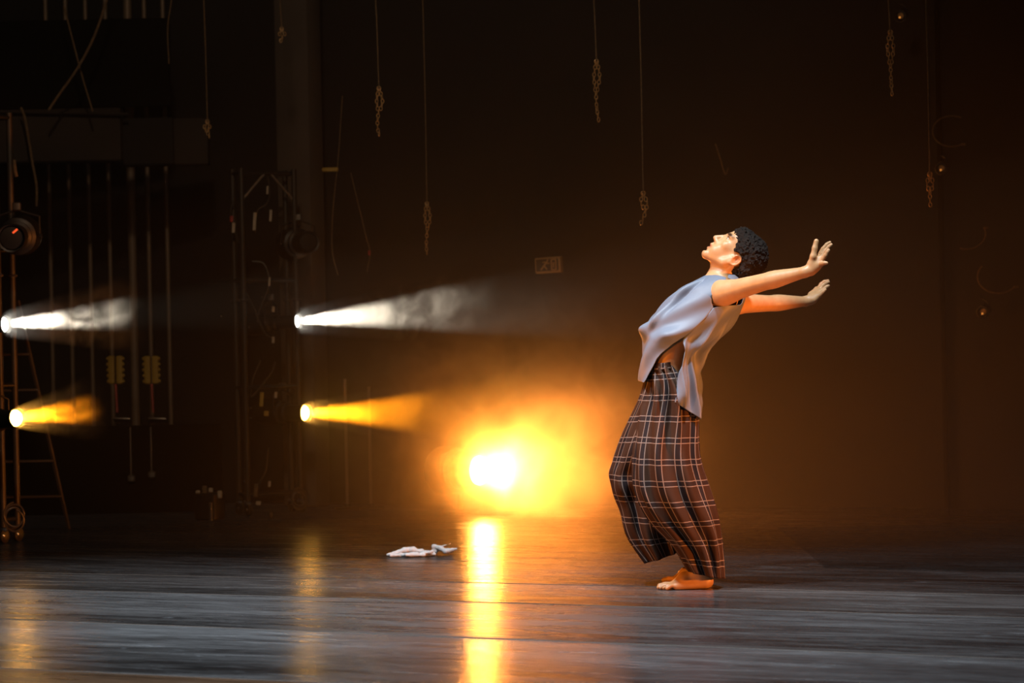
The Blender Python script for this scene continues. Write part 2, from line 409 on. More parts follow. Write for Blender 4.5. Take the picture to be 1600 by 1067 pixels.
# lighter pilaster behind the second tower
pc = at(470, 300, 17.35); mb = MB(); mb.box((pc.x, pc.y, 3.5), (0.27, 0.2, 7), RW, 0.01)
o = mb.build('trim_6', M['pilaster']); o['kind'] = 'structure'

# ------------------------------------------------------------------ lanterns
def lantern(name, p, d, label, lens_mat, lens_r=0.045, parent_mast=None, length=0.42, group=None):
    """profile spotlight: lens at p, beam along d"""
    p = Vector(p); d = Vector(d).normalized(); root = thing(name, p - d * length * .6, label, 'spotlight', group)
    r = lens_r
    mb = MB(); mb.lathe(p, -d, [(-0.02, r * 1.18), (0.0, r * 1.22), (0.004, r * 1.05), (0.02, r * 1.05), (0.14, r * 1.1), (0.15, r * 1.35), (0.16, r * 1.35), (0.19, r * 1.3), (0.20, r * 1.6), (0.36, r * 1.75), (0.40, r * 1.5), (length, r * 0.9)])
    # open the front: dark rim ring rather than a plug
    mb.f = [f for f in mb.f if len(f) == 4 or min(f) > 23]
    mb.build('barrel', M['black'], root)
    mb = MB(); mb.lathe(p, -d, [(-0.004, r * 0.5), (0.0, r * 0.95), (0.006, r)]); mb.build('lens', lens_mat, root)
    side = d.cross(Vector((0, 0, 1))).normalized(); c = p - d * 0.2; mb = MB()
    mb.tube([c + side * r * 1.9, c + side * r * 1.9 + Vector((0, 0, .12)), c + Vector((0, 0, .16)), c - side * r * 1.9 + Vector((0, 0, .12)), c - side * r * 1.9], 0.007, 8)
    mb.build('yoke', M['black'], root)
    mb = MB(); mb.box(c + Vector((0, 0, .18)), (0.05, 0.04, 0.05), None, 0.006); mb.tube([c + Vector((0, 0, .18)), c + Vector((0, 0, .18)) - d * .07], 0.012)
    mb.build('clamp', M['steel'], root)
    for s_ in (1, -1):
        mb = MB(); mb.lathe(c + side * s_ * r * 1.9, side * s_, [(0, 0.014), (0.012, 0.016), (0.016, 0.01)], 12); mb.build('knob', M['black'], root)
    return root
def ring_coil(c, nrm, R, turns, label, name='cable_coil', mt_='cable', group=None):
    mb = MB(); c = Vector(c); nrm = Vector(nrm).normalized(); a = Vector((0, 0, 1)); b = nrm.cross(a).normalized(); pts = []
    for i in range(turns * 28):
        t = 2 * pi * i / 28; k = i / 28
        rr = R * (1 - 0.03 * (k % 2) - 0.015 * sin(3 * t + k))
        pts.append(c + a * cos(t) * rr * 1.12 + b * sin(t) * rr * .92 + nrm * (0.012 * sin(k * 2.1)) + a * (-0.01 * k))
    mb.tube(pts, 0.006, 6)
    o = mb.build(name, M[mt_], loc=c); return tag(o, label, 'cable', group)

def tower(name, feet, top, label, nz=4, dep=0.14):
    """tall steel side-light ladder: square frame of tubes on casters; feet = left and right foot points"""
    a, b = [Vector(f) for f in feet]; c = (a + b) / 2; root = thing(name, (c.x, c.y, 0), label, 'lighting tower')
    d = (b - a).normalized(); back = Vector((-d.y, d.x, 0)).normalized()
    if back.y < 0: back = -back
    corners = [a, b, b + back * dep, a + back * dep]
    for q in corners:
        mb = MB(); mb.tube([q + Vector((0, 0, .10)), q + Vector((0, 0, top))], 0.019, 12); po = mb.build('post', M['post'], root)
        mb = MB(); mb.torus(q + Vector((0, 0, .62 * top)), (0, 0, 1), 0.024, 0.009, 16, 6); mb.build('collar', M['steel'], po)
        mb = MB(); mb.lathe(q + Vector((0, 0, .045)) - d * .016, d, [(0, .02), (.004, .043), (.028, .043), (.032, .02)], 20); cs = mb.build('caster', M['black'], root)
        mb = MB(); mb.box(q + Vector((0, 0, .085)), (.05, .04, .03), None, .006); mb.lathe(q + Vector((0, -.02, .045)), (0, -1, 0), [(0, .012), (.006, .012), (.01, .006)], 12)
        mb.build('caster_fork', M['chrome'], cs)
    for k in range(nz):
        z = 0.14 + (top - 0.17) * k / (nz - 1)
        for i in range(4):
            mb = MB(); mb.tube([corners[i] + Vector((0, 0, z)), corners[(i + 1) % 4] + Vector((0, 0, z))], 0.014, 10); mb.build('crossbar', M['black'], root)
    mb = MB(); mb.tube([a + Vector((0, 0, top - .22)), a + d * .19 + Vector((0, 0, top - .02))], 0.008); mb.build('brace', M['pipe'], root)
    mb = MB(); mb.tube([b + Vector((0, 0, top - .22)), b - d * .19 + Vector((0, 0, top - .02))], 0.008); mb.build('brace', M['pipe'], root)
    return root, a, b, back
TA = onfloor(388, 806); TB = onfloor(470, 801)
t2, a2, b2, bk2 = tower('lighting_tower', (TA, TB), 2.37, 'tall black steel lighting tower with white and amber beams, left of centre')
TD = onfloor(28, 846) - V * .14; TC = TD - U * .42
t1, a1, b1, bk1 = tower('lighting_tower', (TC, TD), 2.6, 'steel lighting tower cut by the left edge of the photo')

E_WHITE, E_AMB, E_BIG = 1250, 1200, 1350
BU = (U + Vector((0, 0, 0.05))).normalized()
def beam(px, py, Y, name, label, lensm, energy, color, size, r=0.043, d=BU, blend=0.06):
    p = at(px, py, Y); lantern(name, p, d, label, lensm, r)
    spot(name + '_light', p + d * 0.012, p + d * 3, energy, color, size, blend, r * 0.6); return p
LW2 = beam(463, 502, 16.55, 'profile_spotlight', 'white spotlight on the tower left of centre, its beam crossing the smoke', M['white_lens'], E_WHITE, WARMW, 15)
LA2 = beam(476, 645, 16.55, 'profile_spotlight', 'amber spotlight low on the tower left of centre, glowing disc and yellow beam', M['amber_lens'], E_AMB, AMBER, 15, 0.052, (U + Vector((-0.12, -0.15, 0.0))).normalized())
LW1 = beam(6, 507, 13.95, 'profile_spotlight', 'white spotlight at the left edge of the photo with short white beam', M['white_lens'], E_WHITE * .8, WARMW, 12)
LA1 = beam(25, 653, 13.95, 'profile_spotlight', 'amber spotlight at the left edge below the white one', M['amber_lens'], E_AMB * .8, AMBER, 12, 0.048, (U + Vector((-0.12, -0.3, 0.08))).normalized())
# big amber lamp low on the floor
p3 = at(750, 735, 16.2); d3 = (U + Vector((-0.05, -0.42, 0.03))).normalized()
lantern('floor_spotlight', p3, d3, 'very bright amber spotlight close to the floor in the centre, glaring at the audience', emis('hot_amber_lens', (1, 0.5, 0.10), 160), 0.095, length=0.42)
spot('floor_spotlight_light', p3 + d3 * 0.03, p3 + d3 * 3, E_BIG, (1.0, 0.26, 0.035), 95, 1.0, 0.07)
spot('floor_spotlight_glare_fill', p3 + d3 * 0.05, p3 + d3 + Vector((-.6, -.3, .1)), 200, (1.0, 0.26, 0.025), 178, 1.0, 0.07)  # added light standing in for lens halation around the lamp
mb = MB(); q = p3 - d3 * .2
st = thing('floor_stand', (q.x, q.y, 0), 'low black steel floor stand under the glaring amber spotlight', 'stand')
mb.box((q.x, q.y, .012), (.26, .26, .024), None, .006); mb.build('base_plate', M['black'], st)
mb = MB(); mb.tube([(q.x, q.y, .024), (q.x, q.y, max(.1, q.z - .16))], .014); mb.build('post', M['black'], st)

# unlit lanterns on the towers
lantern('unlit_spotlight', at(18, 372, 14.3), (U * .5 - V + Vector((0, 0, -.1))), 'round unlit black spotlight above the white one at the left edge', M['black'], 0.07)
lantern('unlit_spotlight', at(482, 378, 16.5), (U * .6 - V * .5), 'unlit black spotlight sticking out right near the top of the tower left of centre', M['black'], 0.065)
mb = MB(); mb.tube([at(20, 364, 14.1), at(27, 358, 14.1)], .006, 8); tag(mb.build('indicator_light', M['led']), 'small glowing red line of light on the unlit spotlight at the left edge', 'light')

ring_coil(at(467, 775, 16.45), (0.3, -1, 0), 0.055, 4, 'dark cable coil hanging low on right post of the tower left of centre')
ring_coil(at(22, 803, 14.2), (0.3, -1, 0), 0.062, 4, 'dark cable coil hanging low on the tower at the left edge')
# cables and clipped tags inside the second tower
def cable(pts, label, r=0.006, m='cable', name='cable', group=None):
    P = [at(*p) for p in pts]; mb = MB(); mb.tube(spl(P, max(12, 8 * len(P))), r, 7)
    return tag(mb.build(name, M[m], loc=P[0]), label, 'cable', group)
cable([(394, 408, 16.5), (412, 412, 16.5), (421, 440, 16.5), (414, 462, 16.5), (404, 488, 16.5), (402, 503, 16.5)], 'thin cable looping in an arc inside the upper tower left of centre')
cable([(418, 275, 16.5), (421, 300, 16.5), (416, 318, 16.5), (403, 328, 16.5), (399, 345, 16.5), (398, 365, 16.5)], 'thin cable hanging from the top bar of the tower left of centre')
cable([(383, 455, 16.5), (396, 480, 16.5), (404, 500, 16.5), (415, 522, 16.5), (428, 530, 16.5)], 'thin cable crossing the middle of the tower left of centre')
cable([(407, 563, 16.5), (396, 590, 16.5), (392, 620, 16.5), (410, 600, 16.5), (424, 582, 16.5), (430, 565, 16.5)], 'looped cable beside the lower tags of the tower left of centre')
cable([(419, 700, 16.5), (415, 735, 16.5), (407, 752, 16.5), (402, 770, 16.5)], 'thin cable hanging above the floor in the tower left of centre')
cable([(366, 312, 16.5), (361, 325, 16.5), (362, 345, 16.5), (368, 362, 16.5), (372, 380, 16.5)], 'short cable bundle hanging outside the left post of the tower left of centre')
def clip(px, py, w_, h_, label, m='tag', Y=16.45):
    p = at(px, py, Y); s_ = Y / F; mb = MB(); mb.box(p, (w_ * s_, 0.02, h_ * s_), Matrix.Rotation(radians(4), 3, 'Y'), 0.002)
    return tag(mb.build('cable_connector', M[m], loc=p), label, 'connector')
clip(418, 297, 3, 13, 'pale connector high on the cable at the top of the tower'); clip(398, 346, 5, 28, 'long pale connector inside the top left of the tower')
clip(423, 337, 4, 18, 'pale connector right of the long one inside the top of the tower'); clip(421, 440, 3, 14, 'pale connector on the looped cable in the upper tower')
clip(362, 342, 5, 9, 'small red connector hanging outside the left post of the tower', 'red'); clip(365, 356, 5, 16, 'pale connector just below the red one outside the tower')
clip(427, 483, 4, 9, 'small pale connector level with the white beam inside the tower'); clip(427, 531, 4, 10, 'small pale connector just below the white beam inside the tower')
clip(409, 624, 6, 22, 'long ochre connector level with the amber beam inside the tower', 'yellow'); clip(416, 646, 7, 8, 'short ochre connector below the long ochre one in the tower', 'yellow')
clip(431, 617, 4, 10, 'small pale connector to the right of the long ochre one'); clip(400, 766, 6, 20, 'brown connector low in the tower above the casters', 'rope')
clip(421, 756, 4, 9, 'small pale connector low at the right inside the tower'); clip(404, 786, 8, 6, 'flat pale connector just above the casters of the tower')
clip(424, 806, 5, 10, 'small brown connector nearest the floor in the tower', 'rope')
# small glinting bolts
for i, (x, y, l) in enumerate(((346, 494, 'above the middle'), (389, 511, 'beside the white beam'), (392, 637, 'level with the amber beam'), (392, 653, 'just under the amber beam level'), (382, 752, 'low left of the post'), (382, 783, 'lowest left of the post'))):
    p = at(x, y, 16.4); mb = MB(); mb.lathe(p, (0, -1, 0), [(0, .007), (.006, .007), (.009, .003)], 10)
    tag(mb.build('bolt', M['chrome'], loc=p), 'tiny glinting bolt on the tower left of centre, ' + l, 'bolt')

# small equipment on the floor left of the second tower
p = onfloor(328, 812); eq = thing('connector_box', p, 'small dark junction box with brown and pale plugs on the floor left of the tower', 'box')
mb = MB(); mb.box(p + Vector((0, 0, .09)), (.16, .14, .18), RW, .01); mb.build('housing', M['black'], eq)
for dx, z, m, hh in ((-.025, .205, 'rope', .05), (.015, .2, 'tag', .03), (.075, .17, 'tag', .05), (-.07, .19, 'tag', .02)):
    mb = MB(); mb.box(p + Vector((dx, -.04, z)), (.03, .03, hh), None, .005); mb.build('plug', M[m], eq)
mb = MB(); mb.tube([p + Vector((.02, -.10, .0)), p + Vector((.02, -.10, .12))], .012); mb.build('post', M['steel'], eq)

# ------------------------------------------------------------------ pipes, gallery, flats on the left
def vpipe(px, y0, y1, Y, r, name, label, cat, m='pipe', group=None):
    a_, b_ = at(px, y0, Y), None
    zb = at(px, y1, Y).z; mb = MB(); mb.tube([a_, (a_.x, a_.y, zb)], r, 12)
    return tag(mb.build(name, M[m], loc=(a_.x, a_.y, zb)), label, cat, group)
names = {70: 'leftmost', 101: 'second from the left', 132: 'third from the left', 163: 'fourth from the left', 198: 'thickest', 224: 'right of the thickest', 253: 'rightmost'}
for px, nme in names.items():
    Y = wallpt(at(px, 300, 17.5).x, 0.3).y
    vpipe(px, -30, 668, Y, 0.017 if px != 198 else 0.032, 'vertical_pipe', 'tall vertical wall pipe at left, %s of seven' % nme, 'pipe', 'pipe', 'vertical pipes on the left')
pa = at(185, 215, 16.9); ga = thing('fly_gallery', (pa.x, pa.y, at(185, 262, 16.9).z), 'dark boxed gallery panel crossing the row of pipes at upper left', 'gallery')
mb = MB(); l = at(-90, 212, 16.9); r_ = at(192, 216, 16.9); mb.box((l + r_) / 2, ((r_ - l).length, .2, .37), None, .01); mb.build('front_panel', M['panel'], ga)
mb = MB(); l2 = at(192, 219, 16.9); r2 = at(270, 222, 16.9); mb.box((l2 + r2) / 2 + Vector((0, .1, 0)), ((r2 - l2).length, .2, .33), None, .01); mb.build('side_panel', M['drape'], ga)
mb = MB(); mb.tube([at(-90, 172, 16.75), at(200, 178, 16.75)], .010); mb.build('rail', M['panel'], ga)
l = at(-90, 95, 16.9); r_ = at(262, 100, 16.9); mb = MB(); mb.box((l + r_) / 2 + Vector((0, .12, 0)), ((r_ - l).length, .04, .62), None, .005)
tag(mb.build('masking_border', M['flat'], loc=(l + r_) / 2), 'black masking border hiding the pipes above the gallery panel', 'drape')
pb = at(300, 222, 17.0); mb = MB(); mb.box(pb, (.24, .15, .33), None, .01)
tag(mb.build('junction_cabinet', M['panel'], loc=pb), 'dark square cabinet right of the gallery panel at upper left', 'cabinet')
# low masking flat in front of the pipes
l = at(-60, 664, 17.0); r_ = at(345, 668, 17.0); zt = (l.z + r_.z) / 2; mb = MB()
mf = thing('masking_flat', ((l.x + r_.x) / 2, 17.0, 0), 'low black masking flat standing below the pipes at left', 'flat')
mb.box(((l.x + r_.x) / 2, 17.0, zt / 2), (r_.x - l.x, .06, zt), None, .005); mb.build('board', M['flat'], mf)
for k in range(3):
    mb = MB(); x = l.x + (r_.x - l.x) * (.2 + .3 * k); mb.box((x, 17.18, .2), (.03, .3, .4), None, .004); mb.build('foot_brace', M['flat'], mf)
for px, py in ((204, 748), (236, 742)):  # added metal pieces in place of two faint reflections on the flat
    p = at(px, py, 16.9); mb = MB(); mb.tube([(p.x, 16.93, p.z), (p.x, 16.93, zt - .01)], .006); mb.box((p.x, 16.94, p.z), (.05, .04, .05), None, .01)
    tag(mb.build('reflection_rod', M['alu'], loc=p), 'small added metal rod standing in for a faint reflection on the low black flat, %s' % ('left one' if px == 204 else 'right one'), 'reflection stand-in')
# rope locks
for px, nme in ((181, 'brighter one, near the fourth pipe'), (237, 'dimmer one, right of the thick pipe')):
    p = at(px, 578, 17.1); root = thing('rope_lock', at(px, 600, 17.1), 'ochre rope lock block, ' + nme, 'rope lock')
    for dx in (-.028, .028):
        mb = MB()
        mb.box(p + Vector((dx, 0, 0)), (.045, .06, .2), None, .008)
        for k in range(5): mb.lathe(p + Vector((dx + (.02 if dx > 0 else -.02), -.01, -.08 + .04 * k)), (1 if dx > 0 else -1, 0, 0), [(0, .014), (.012, .012), (.016, .006)], 10)
        mb.build('cheek', M['yellow'], root)
    mb = MB(); mb.tube([p + Vector((0, -.02, -.1)), p + Vector((.012, -.05, -.30))], .009); mb.build('handle', M['red'], root)
    q = at(px + 10, 657, 17.0); root = thing('control_tray', q, 'pale angled tray on top of the flat, %s' % ('left one' if px == 181 else 'right one'), 'tray')
    mb = MB(); mb.box(q, (.125, .09, .012), Matrix.Rotation(radians(-22), 3, 'X') @ Matrix.Rotation(radians(4), 3, 'Y'), .003); mb.build('plate', M['alu'], root)
    for k in range(3):
        mb = MB(); mb.box(q + Vector((-.035 + .035 * k, -.01, .012)), (.02, .02, .012), None, .002); mb.build('button', M['tag' if k else 'grey'], root)
# ladder at the left edge
la = [at(30, 500, 15.6), at(64, 640, 15.6)]
ld = thing('step_ladder', (at(20, 640, 15.6).x, 15.6, 0), 'dim metal step ladder behind the tower at the left edge', 'ladder')
A0, A1 = at(-30, 470, 15.6), Vector((at(-72, 800, 15.6).x, 15.6, 0)); B0, B1 = at(28, 470, 15.6), at(66, 640, 15.6); B1 = B0 + (B1 - B0) * (B0.z / (B0.z - B1.z))
for s0, s1 in ((A0, A1), (B0, B1)):
    mb = MB(); mb.tube([s0, s1], .014, 6); mb.build('rail', M['post'], ld)
for k in range(6):
    t = .08 + k * .155; mb = MB(); a_ = A0.lerp(A1, t); b_ = B0.lerp(B1, t); mb.box((a_ + b_) / 2, ((b_ - a_).length, .07, .016), None, .003); mb.build('rung', M['post'], ld)

# standing rods by the back
for px, y0, Y, nme in ((541, 592, 16.9, 'left'), (578, 604, 16.9, 'right')):
    base = Vector((at(px, 700, Y).x, Y, 0)); root = thing('floor_rod', base, 'thin upright rod on a round foot beside the amber beam, %s one of the pair' % nme, 'rod', 'upright rods by the amber beam')
    mb = MB(); mb.tube([base + Vector((0, 0, .01)), (base.x, Y, at(px, y0, Y).z)], .011); mb.build('rod', M['pipe'], root)
    mb = MB(); mb.lathe(base, (0, 0, 1), [(0, .09), (.012, .09), (.018, .02), (.04, .02)], 24); mb.build('foot', M['black'], root)

# ------------------------------------------------------------------ hanging ropes and chains
def hang(px, y1, y2, Y, label, kind='chain', wob=3, top=-60, n=None):
    """thin line down to y1, then a chain tail down to y2"""
    a_ = at(px - 8, top, Y); b_ = at(px, y1, Y); root = thing('hanging_chain', a_, label, 'chain')
    mb = MB(); mb.tube([a_, (a_ * .5 + b_ * .5) + Vector((.003, 0, 0)), b_], .0045, 6); mb.build('line', M['rope'], root)
    mb = MB(); mb.torus(b_, (0, 1, 0), .012, .003, 14, 5); mb.build('shackle', M['chain'], root)
    s_ = Y / F; L = (y2 - y1) * s_; cnt = n or int(L / .022); c = MB(); off = 0
    for i in range(cnt):
        t = i / cnt; dbl = t < .45
        xo = (wob * s_) * sin(t * 5 + px); z = b_.z - .012 - i * .022
        for q in ((-1, 1) if dbl else (0,)):
            c.torus((b_.x + xo * t + q * (.012 * (1 - abs(t * 2 / .9 - .5) * 2 if dbl else 0) + (.006 if dbl else 0)), b_.y, z), (cos(i * 1.6), sin(i * 1.6) + .3, 0), 0.0085, .0034, 12, 5, 1.5, (0, 0, 1))
    c.build('chain', M['chain'], root); return root
hang(592, 138, 215, 14.6, 'dim chain hanging on a thin line left of centre, ending high up', wob=5)
hang(667, 318, 398, 15.8, 'dim brown chain hanging above the white beam, longest line left of centre')
hang(932, 96, 190, 14.2, 'dim golden chain hanging high, above and left of the dancer')
hang(1005, 302, 357, 13.6, 'orange lit chain hanging closest to the dancer\'s head on the left', wob=6)
hang(1391, 50, 150, 13.4, 'golden chain hanging high at the right of the photo', wob=1)
hang(1453, 272, 325, 13.2, 'short golden chain hanging at the right, level with the small amber fixture', wob=1)
hang(324, 190, 210, 16.0, 'thin line with small shackle hanging left of the pilaster', n=5)
hang(440, 45, 57, 16.0, 'thin line with short chain at the top beside the pilaster', n=4)
def rope(pts, label, r=.006):
    P = [at(*p) for p in pts]; mb = MB(); mb.tube(spl(P, 30), r, 7); return tag(mb.build('rope', M['rope'], loc=P[0]), label, 'rope')
rope([(176, -30, 16.4), (150, 50, 16.4), (122, 105, 16.4), (92, 148, 16.4), (76, 172, 16.4)], 'diagonal rope running down left onto the gallery at upper left', .009)
rope([(100, 10, 16.5), (118, 80, 16.5), (130, 125, 16.5), (145, 174, 16.5)], 'thinner rope crossing the diagonal rope at upper left', .006)
rope([(33, 168, 16.6), (40, 190, 16.6), (50, 250, 16.6), (57, 290, 16.6), (57, 322, 16.6)], 'ochre rope hanging over the front of the gallery panel', .009)
rope([(22, 250, 14.9), (24, 268, 14.9), (26, 276, 14.9)], 'knotted rope end under the gallery at the left edge', .011)
rope([(268, 0, 16.6), (262, 45, 16.6), (264, 100, 16.6)], 'faint rope hanging at the top between pipes and pilaster', .005)
for pts, l in (([(535, 150, 16.6), (528, 250, 16.6), (520, 330, 16.6), (519, 390, 16.6), (528, 430, 16.6)], 'faint cable loop behind the tower, left strand'), ([(548, 270, 16.6), (560, 320, 16.6), (572, 370, 16.6), (578, 395, 16.6), (573, 425, 16.6)], 'faint cable loop with an orange end right of the pilaster')):
    cable(pts, l, .004, 'rope')
p = at(577, 395, 16.5); mb = MB(); mb.box(p, (.018, .018, .035), None, .004); tag(mb.build('cable_plug', M['red'], loc=p), 'small orange plug hanging on the faint cable right of the pilaster', 'plug')
p = at(516, 265, 16.6); mb = MB(); mb.box(p, (.11, .03, .028), None, .004); tag(mb.build('bar_label', M['yellow'], loc=p), 'small ochre bar label mounted high right of the pilaster', 'label')

# right side: rigging rings and small fixtures on the wall
def hoop(px, py, R, a0, a1, Y, label):
    mb = MB(); c = at(px, py, Y); s_ = Y / F * R
    mb.tube([c + Vector((cos(radians(a)) * s_ * 1.25, 0, sin(radians(a)) * s_)) for a in np.linspace(a0, a1, 26)], .005, 6)
    mb.box(c + Vector((cos(radians(a1)) * s_ * 1.25 + .01, 0, sin(radians(a1)) * s_)), (.03, .02, .015), None, .003)
    return tag(mb.build('cable_loop', M['rope'], loc=c), label, 'cable')
hoop(1487, 205, 24, 60, 300, 15.6, 'faint cable loop at upper right above the small amber fixture')
hoop(1560, 432, 26, 140, 320, 15.2, 'faint cable loop at the right above the lowest amber fixture')
hoop(1510, 365, 24, 250, 380, 15.4, 'very faint cable arc at the right between the two other loops')
def fixture(px, py, Y, label):
    p = at(px, py, Y); root = thing('wall_fixture', p, label, 'spotlight')
    mb = MB(); mb.lathe(p, (-.5, -1, -.35), [(-.06, .02), (-.05, .035), (.03, .042), (.032, .034), (.01, .03)], 20); mb.build('housing', M['black'], root)
    mb = MB(); mb.lathe(p, (-.5, -1, -.35), [(.005, .027), (.010, .02), (.012, .004)], 16); mb.build('reflector', M['chain'], root)
    mb = MB(); mb.lathe(p + Vector((-.012, -.02, -.016)), (-.3, -1, 0), [(.0, .004), (.004, .007), (.008, .004)], 10); mb.build('bulb', M['glint'], root)
    mb = MB(); mb.tube([p + Vector((.045, 0, 0)), p + Vector((.03, .02, .06)), p + Vector((0, .03, .08))], .005); mb.build('bracket', M['black'], root)
fixture(1408, 24, 15.4, 'tiny dim amber fixture at the top right of the photo')
fixture(1472, 262, 15.3, 'tiny amber fixture right of the short golden chain')
fixture(1537, 486, 15.2, 'lowest and brightest of the tiny amber fixtures at right')
cable([(1118, 225, 16), (1126, 250, 16), (1133, 272, 16), (1138, 262, 16)], 'faint brown cable end hanging above the dancer\'s head', .005, 'rope')

# exit sign
p = at(855, 414, 16.55); sgn = thing('exit_sign', p, 'dim unlit exit sign with running figure on the dark back wall', 'sign')
R_ = RW @ Matrix.Rotation(radians(-2), 3, 'Y')
mb = MB(); mb.box(p + V * .03, (.19, .05, .108), R_, .006); mb.build('housing', M['sign'], sgn)
mb = MB(); mb.box(p, (.165, .008, .082), R_, .002); mb.build('face', M['signdark'], sgn)
mb = MB(); L_ = lambda x, z: p - V * .008 + R_ @ Vector((x, 0, z))
mb.tube([L_(-.045, -.032), L_(.005, .025)], .006, 6); mb.tube([L_(-.005, .012), L_(.02, .01)], .004, 6); mb.tube([L_(-.02, -.005), L_(.0, -.03)], .005, 6)
mb.tube([L_(-.005, .02), L_(-.03, .02)], .004, 6); mb.lathe(L_(.008, .033), -V, [(0, .007), (.004, .006)], 12); mb.build('running_figure', M['sign'], sgn)
mb = MB()
for x0, z0, x1, z1 in ((.035, -.035, .035, .035), (.035, .035, .068, .035), (.068, .035, .068, -.035), (.068, -.035, .035, -.035), (.05, .015, .05, -.02)):
    mb.tube([L_(x0, z0), L_(x1, z1)], .005, 6)
mb.build('doorway', M['sign'], sgn)

# ------------------------------------------------------------------ white cloth on the floor
p = onfloor(657, 868); S = 13.1 / F
fd = Field((p.x - .26, p.y - .14, -.01), (p.x + .27, p.y + .16, .12), .0025)
def cl(px, py): q = at(px, py, p.y); return q
def cx(px): return at(px, 868, p.y).x
for (x0, z0, y0, x1, z1, y1, r0, r1) in [
    (607, .010, -.02, 622, .012, 0, .008, .012), (620, .014, 0, 634, .030, 0, .012, .012), (634, .030, .0, 646, .031, .01, .013, .013), (646, .03, 0, 664, .013, .0, .012, .011),
    (612, .008, -.05, 650, .012, -.06, .007, .010), (650, .010, -.05, 672, .010, -.03, .010, .009), (625, .010, .05, 660, .02, .06, .010, .010), (664, .012, .02, 680, .018, .03, .010, .008),
    (672, .012, -.03, 680, .01, -.05, .010, .006), (680, .018, .02, 678, .046, .03, .006, .008), (678, .048, .02, 690, .038, .01, .007, .009), (688, .040, 0, 698, .022, -.02, .008, .010),
    (698, .022, -.02, 712, .032, -.01, .010, .007), (690, .045, .03, 704, .058, .05, .004, .002), (684, .03, .04, 706, .016, .06, .008, .008), (663, .016, -.05, 676, .026, -.05, .006, .004), (636, .012, -.08, 664, .008, -.07, .007, .006)]:
    fd.cone((cx(x0), p.y + y0, z0), (cx(x1), p.y + y1, z1), r0 * 1.25, r1 * 1.25, .016)
sl, X, Yg, Z = fd.sub(fd.lo, fd.lo + (fd.n - 1) * fd.h, 0)
fd.F += (.0022 * np.sin(X * 160 + 3 * np.sin(Yg * 60)) * np.cos(Yg * 90 + X * 40)).astype(np.float32)
fd.F[:] = np.maximum(fd.F, 0.0008 - Z)
v_, f_ = fd.mesh(); o = np_object('crumpled_shirt', v_, f_, M['cloth'], loc=(p.x, p.y, 0))
tag(o, 'crumpled white shirt lying on the glossy stage floor left of the bright reflection', 'shirt')

# ------------------------------------------------------------------ THE DANCER
def P(px, py, dy=0.0): return at(px, py, DY + dy)
foot0 = onfloor(1078, 918)
dancer = thing('person', (foot0.x, foot0.y, 0), 'barefoot dancer leaning far back, arms stretched behind, in sleeveless grey-blue top and plaid trousers', 'person')
bf = Field((P(1020, 900, 0).x - .02, DY - .60, -.01), (P(1305, 400, .5).x + .05, DY + .52, P(1100, 350).z + .05), .0034)
A = lambda *q: tuple(P(*q))
# legs
for (hip, knee, ank, s) in (((1052, 628, -.09), (1048, 762, -.10), (1094, 884, -.05), 1), ((1050, 625, .09), (1008, 765, .12), (1092, 868, .13), 1)):
    bf.cone(A(*hip), A(*knee), .080, .052, .03)
    mid = (P(*knee) * .7 + P(*ank) * .3) + Vector((.012, 0, 0)); bf.chain([A(*knee), tuple(mid), A(*ank)], [.052, .053, .034], .02)
# feet
def foot(heel, toe, lat, ank):
    """heel, toe: floor points of the sole; lat = unit vector to the little-toe side"""
    h = Vector(heel); t = Vector(toe); d = (t - h); Lf = d.length; d.normalize(); l = Vector(lat); up = Vector((0, 0, 1))
    q = lambda f, s_, z: tuple(h + d * (Lf * f) + l * s_ + up * z)
    bf.ell(q(.12, 0, .030), (.034, .030, .030), k=.015); bf.cone(q(.14, 0, .045), ank, .030, .033, .02)
    bf.cone(q(.30, 0, .070), ank, .030, .034, .03)
    bf.cone(q(.25, .0, .055), q(.52, -.008, .050), .034, .026, .02); bf.cone(q(.5, -.01, .045), q(.72, -.022, .020), .028, .017, .02)
    bf.cone(q(.16, .016, .020), q(.66, .030, .016), .020, .016, .015); bf.cone(q(.16, -.01, .022), q(.68, -.026, .018), .018, .018, .015)
    bf.cone(q(.55, .0, .034), q(.72, .008, .018), .028, .016, .02)
    for j, (s0, s1, f0, f1, r0) in enumerate(((-.031, -.038, .76, .97, .0125), (-.013, -.016, .78, .995, .0085), (.003, .002, .76, .955, .0080), (.018, .019, .73, .90, .0078), (.031, .035, .68, .845, .0075))):
        bf.cone(q(f0, s0, .018), q((f0 + f1) / 2, s1, .020), r0 + .002, r0, .006); bf.cone(q((f0 + f1) / 2, s1, .020), q(f1, s1, r0 + .001), r0, r0, .0015)
foot((P(1112, 905).x, DY - .05, 0), (P(1027, 915).x, DY - .075, 0), (-.05, -1, 0), A(1094, 884, -.05))
foot((P(1113, 905).x, DY + .14, 0), (P(1046, 915).x, DY + .26, 0), (.45, .85, 0), A(1092, 868, .13))
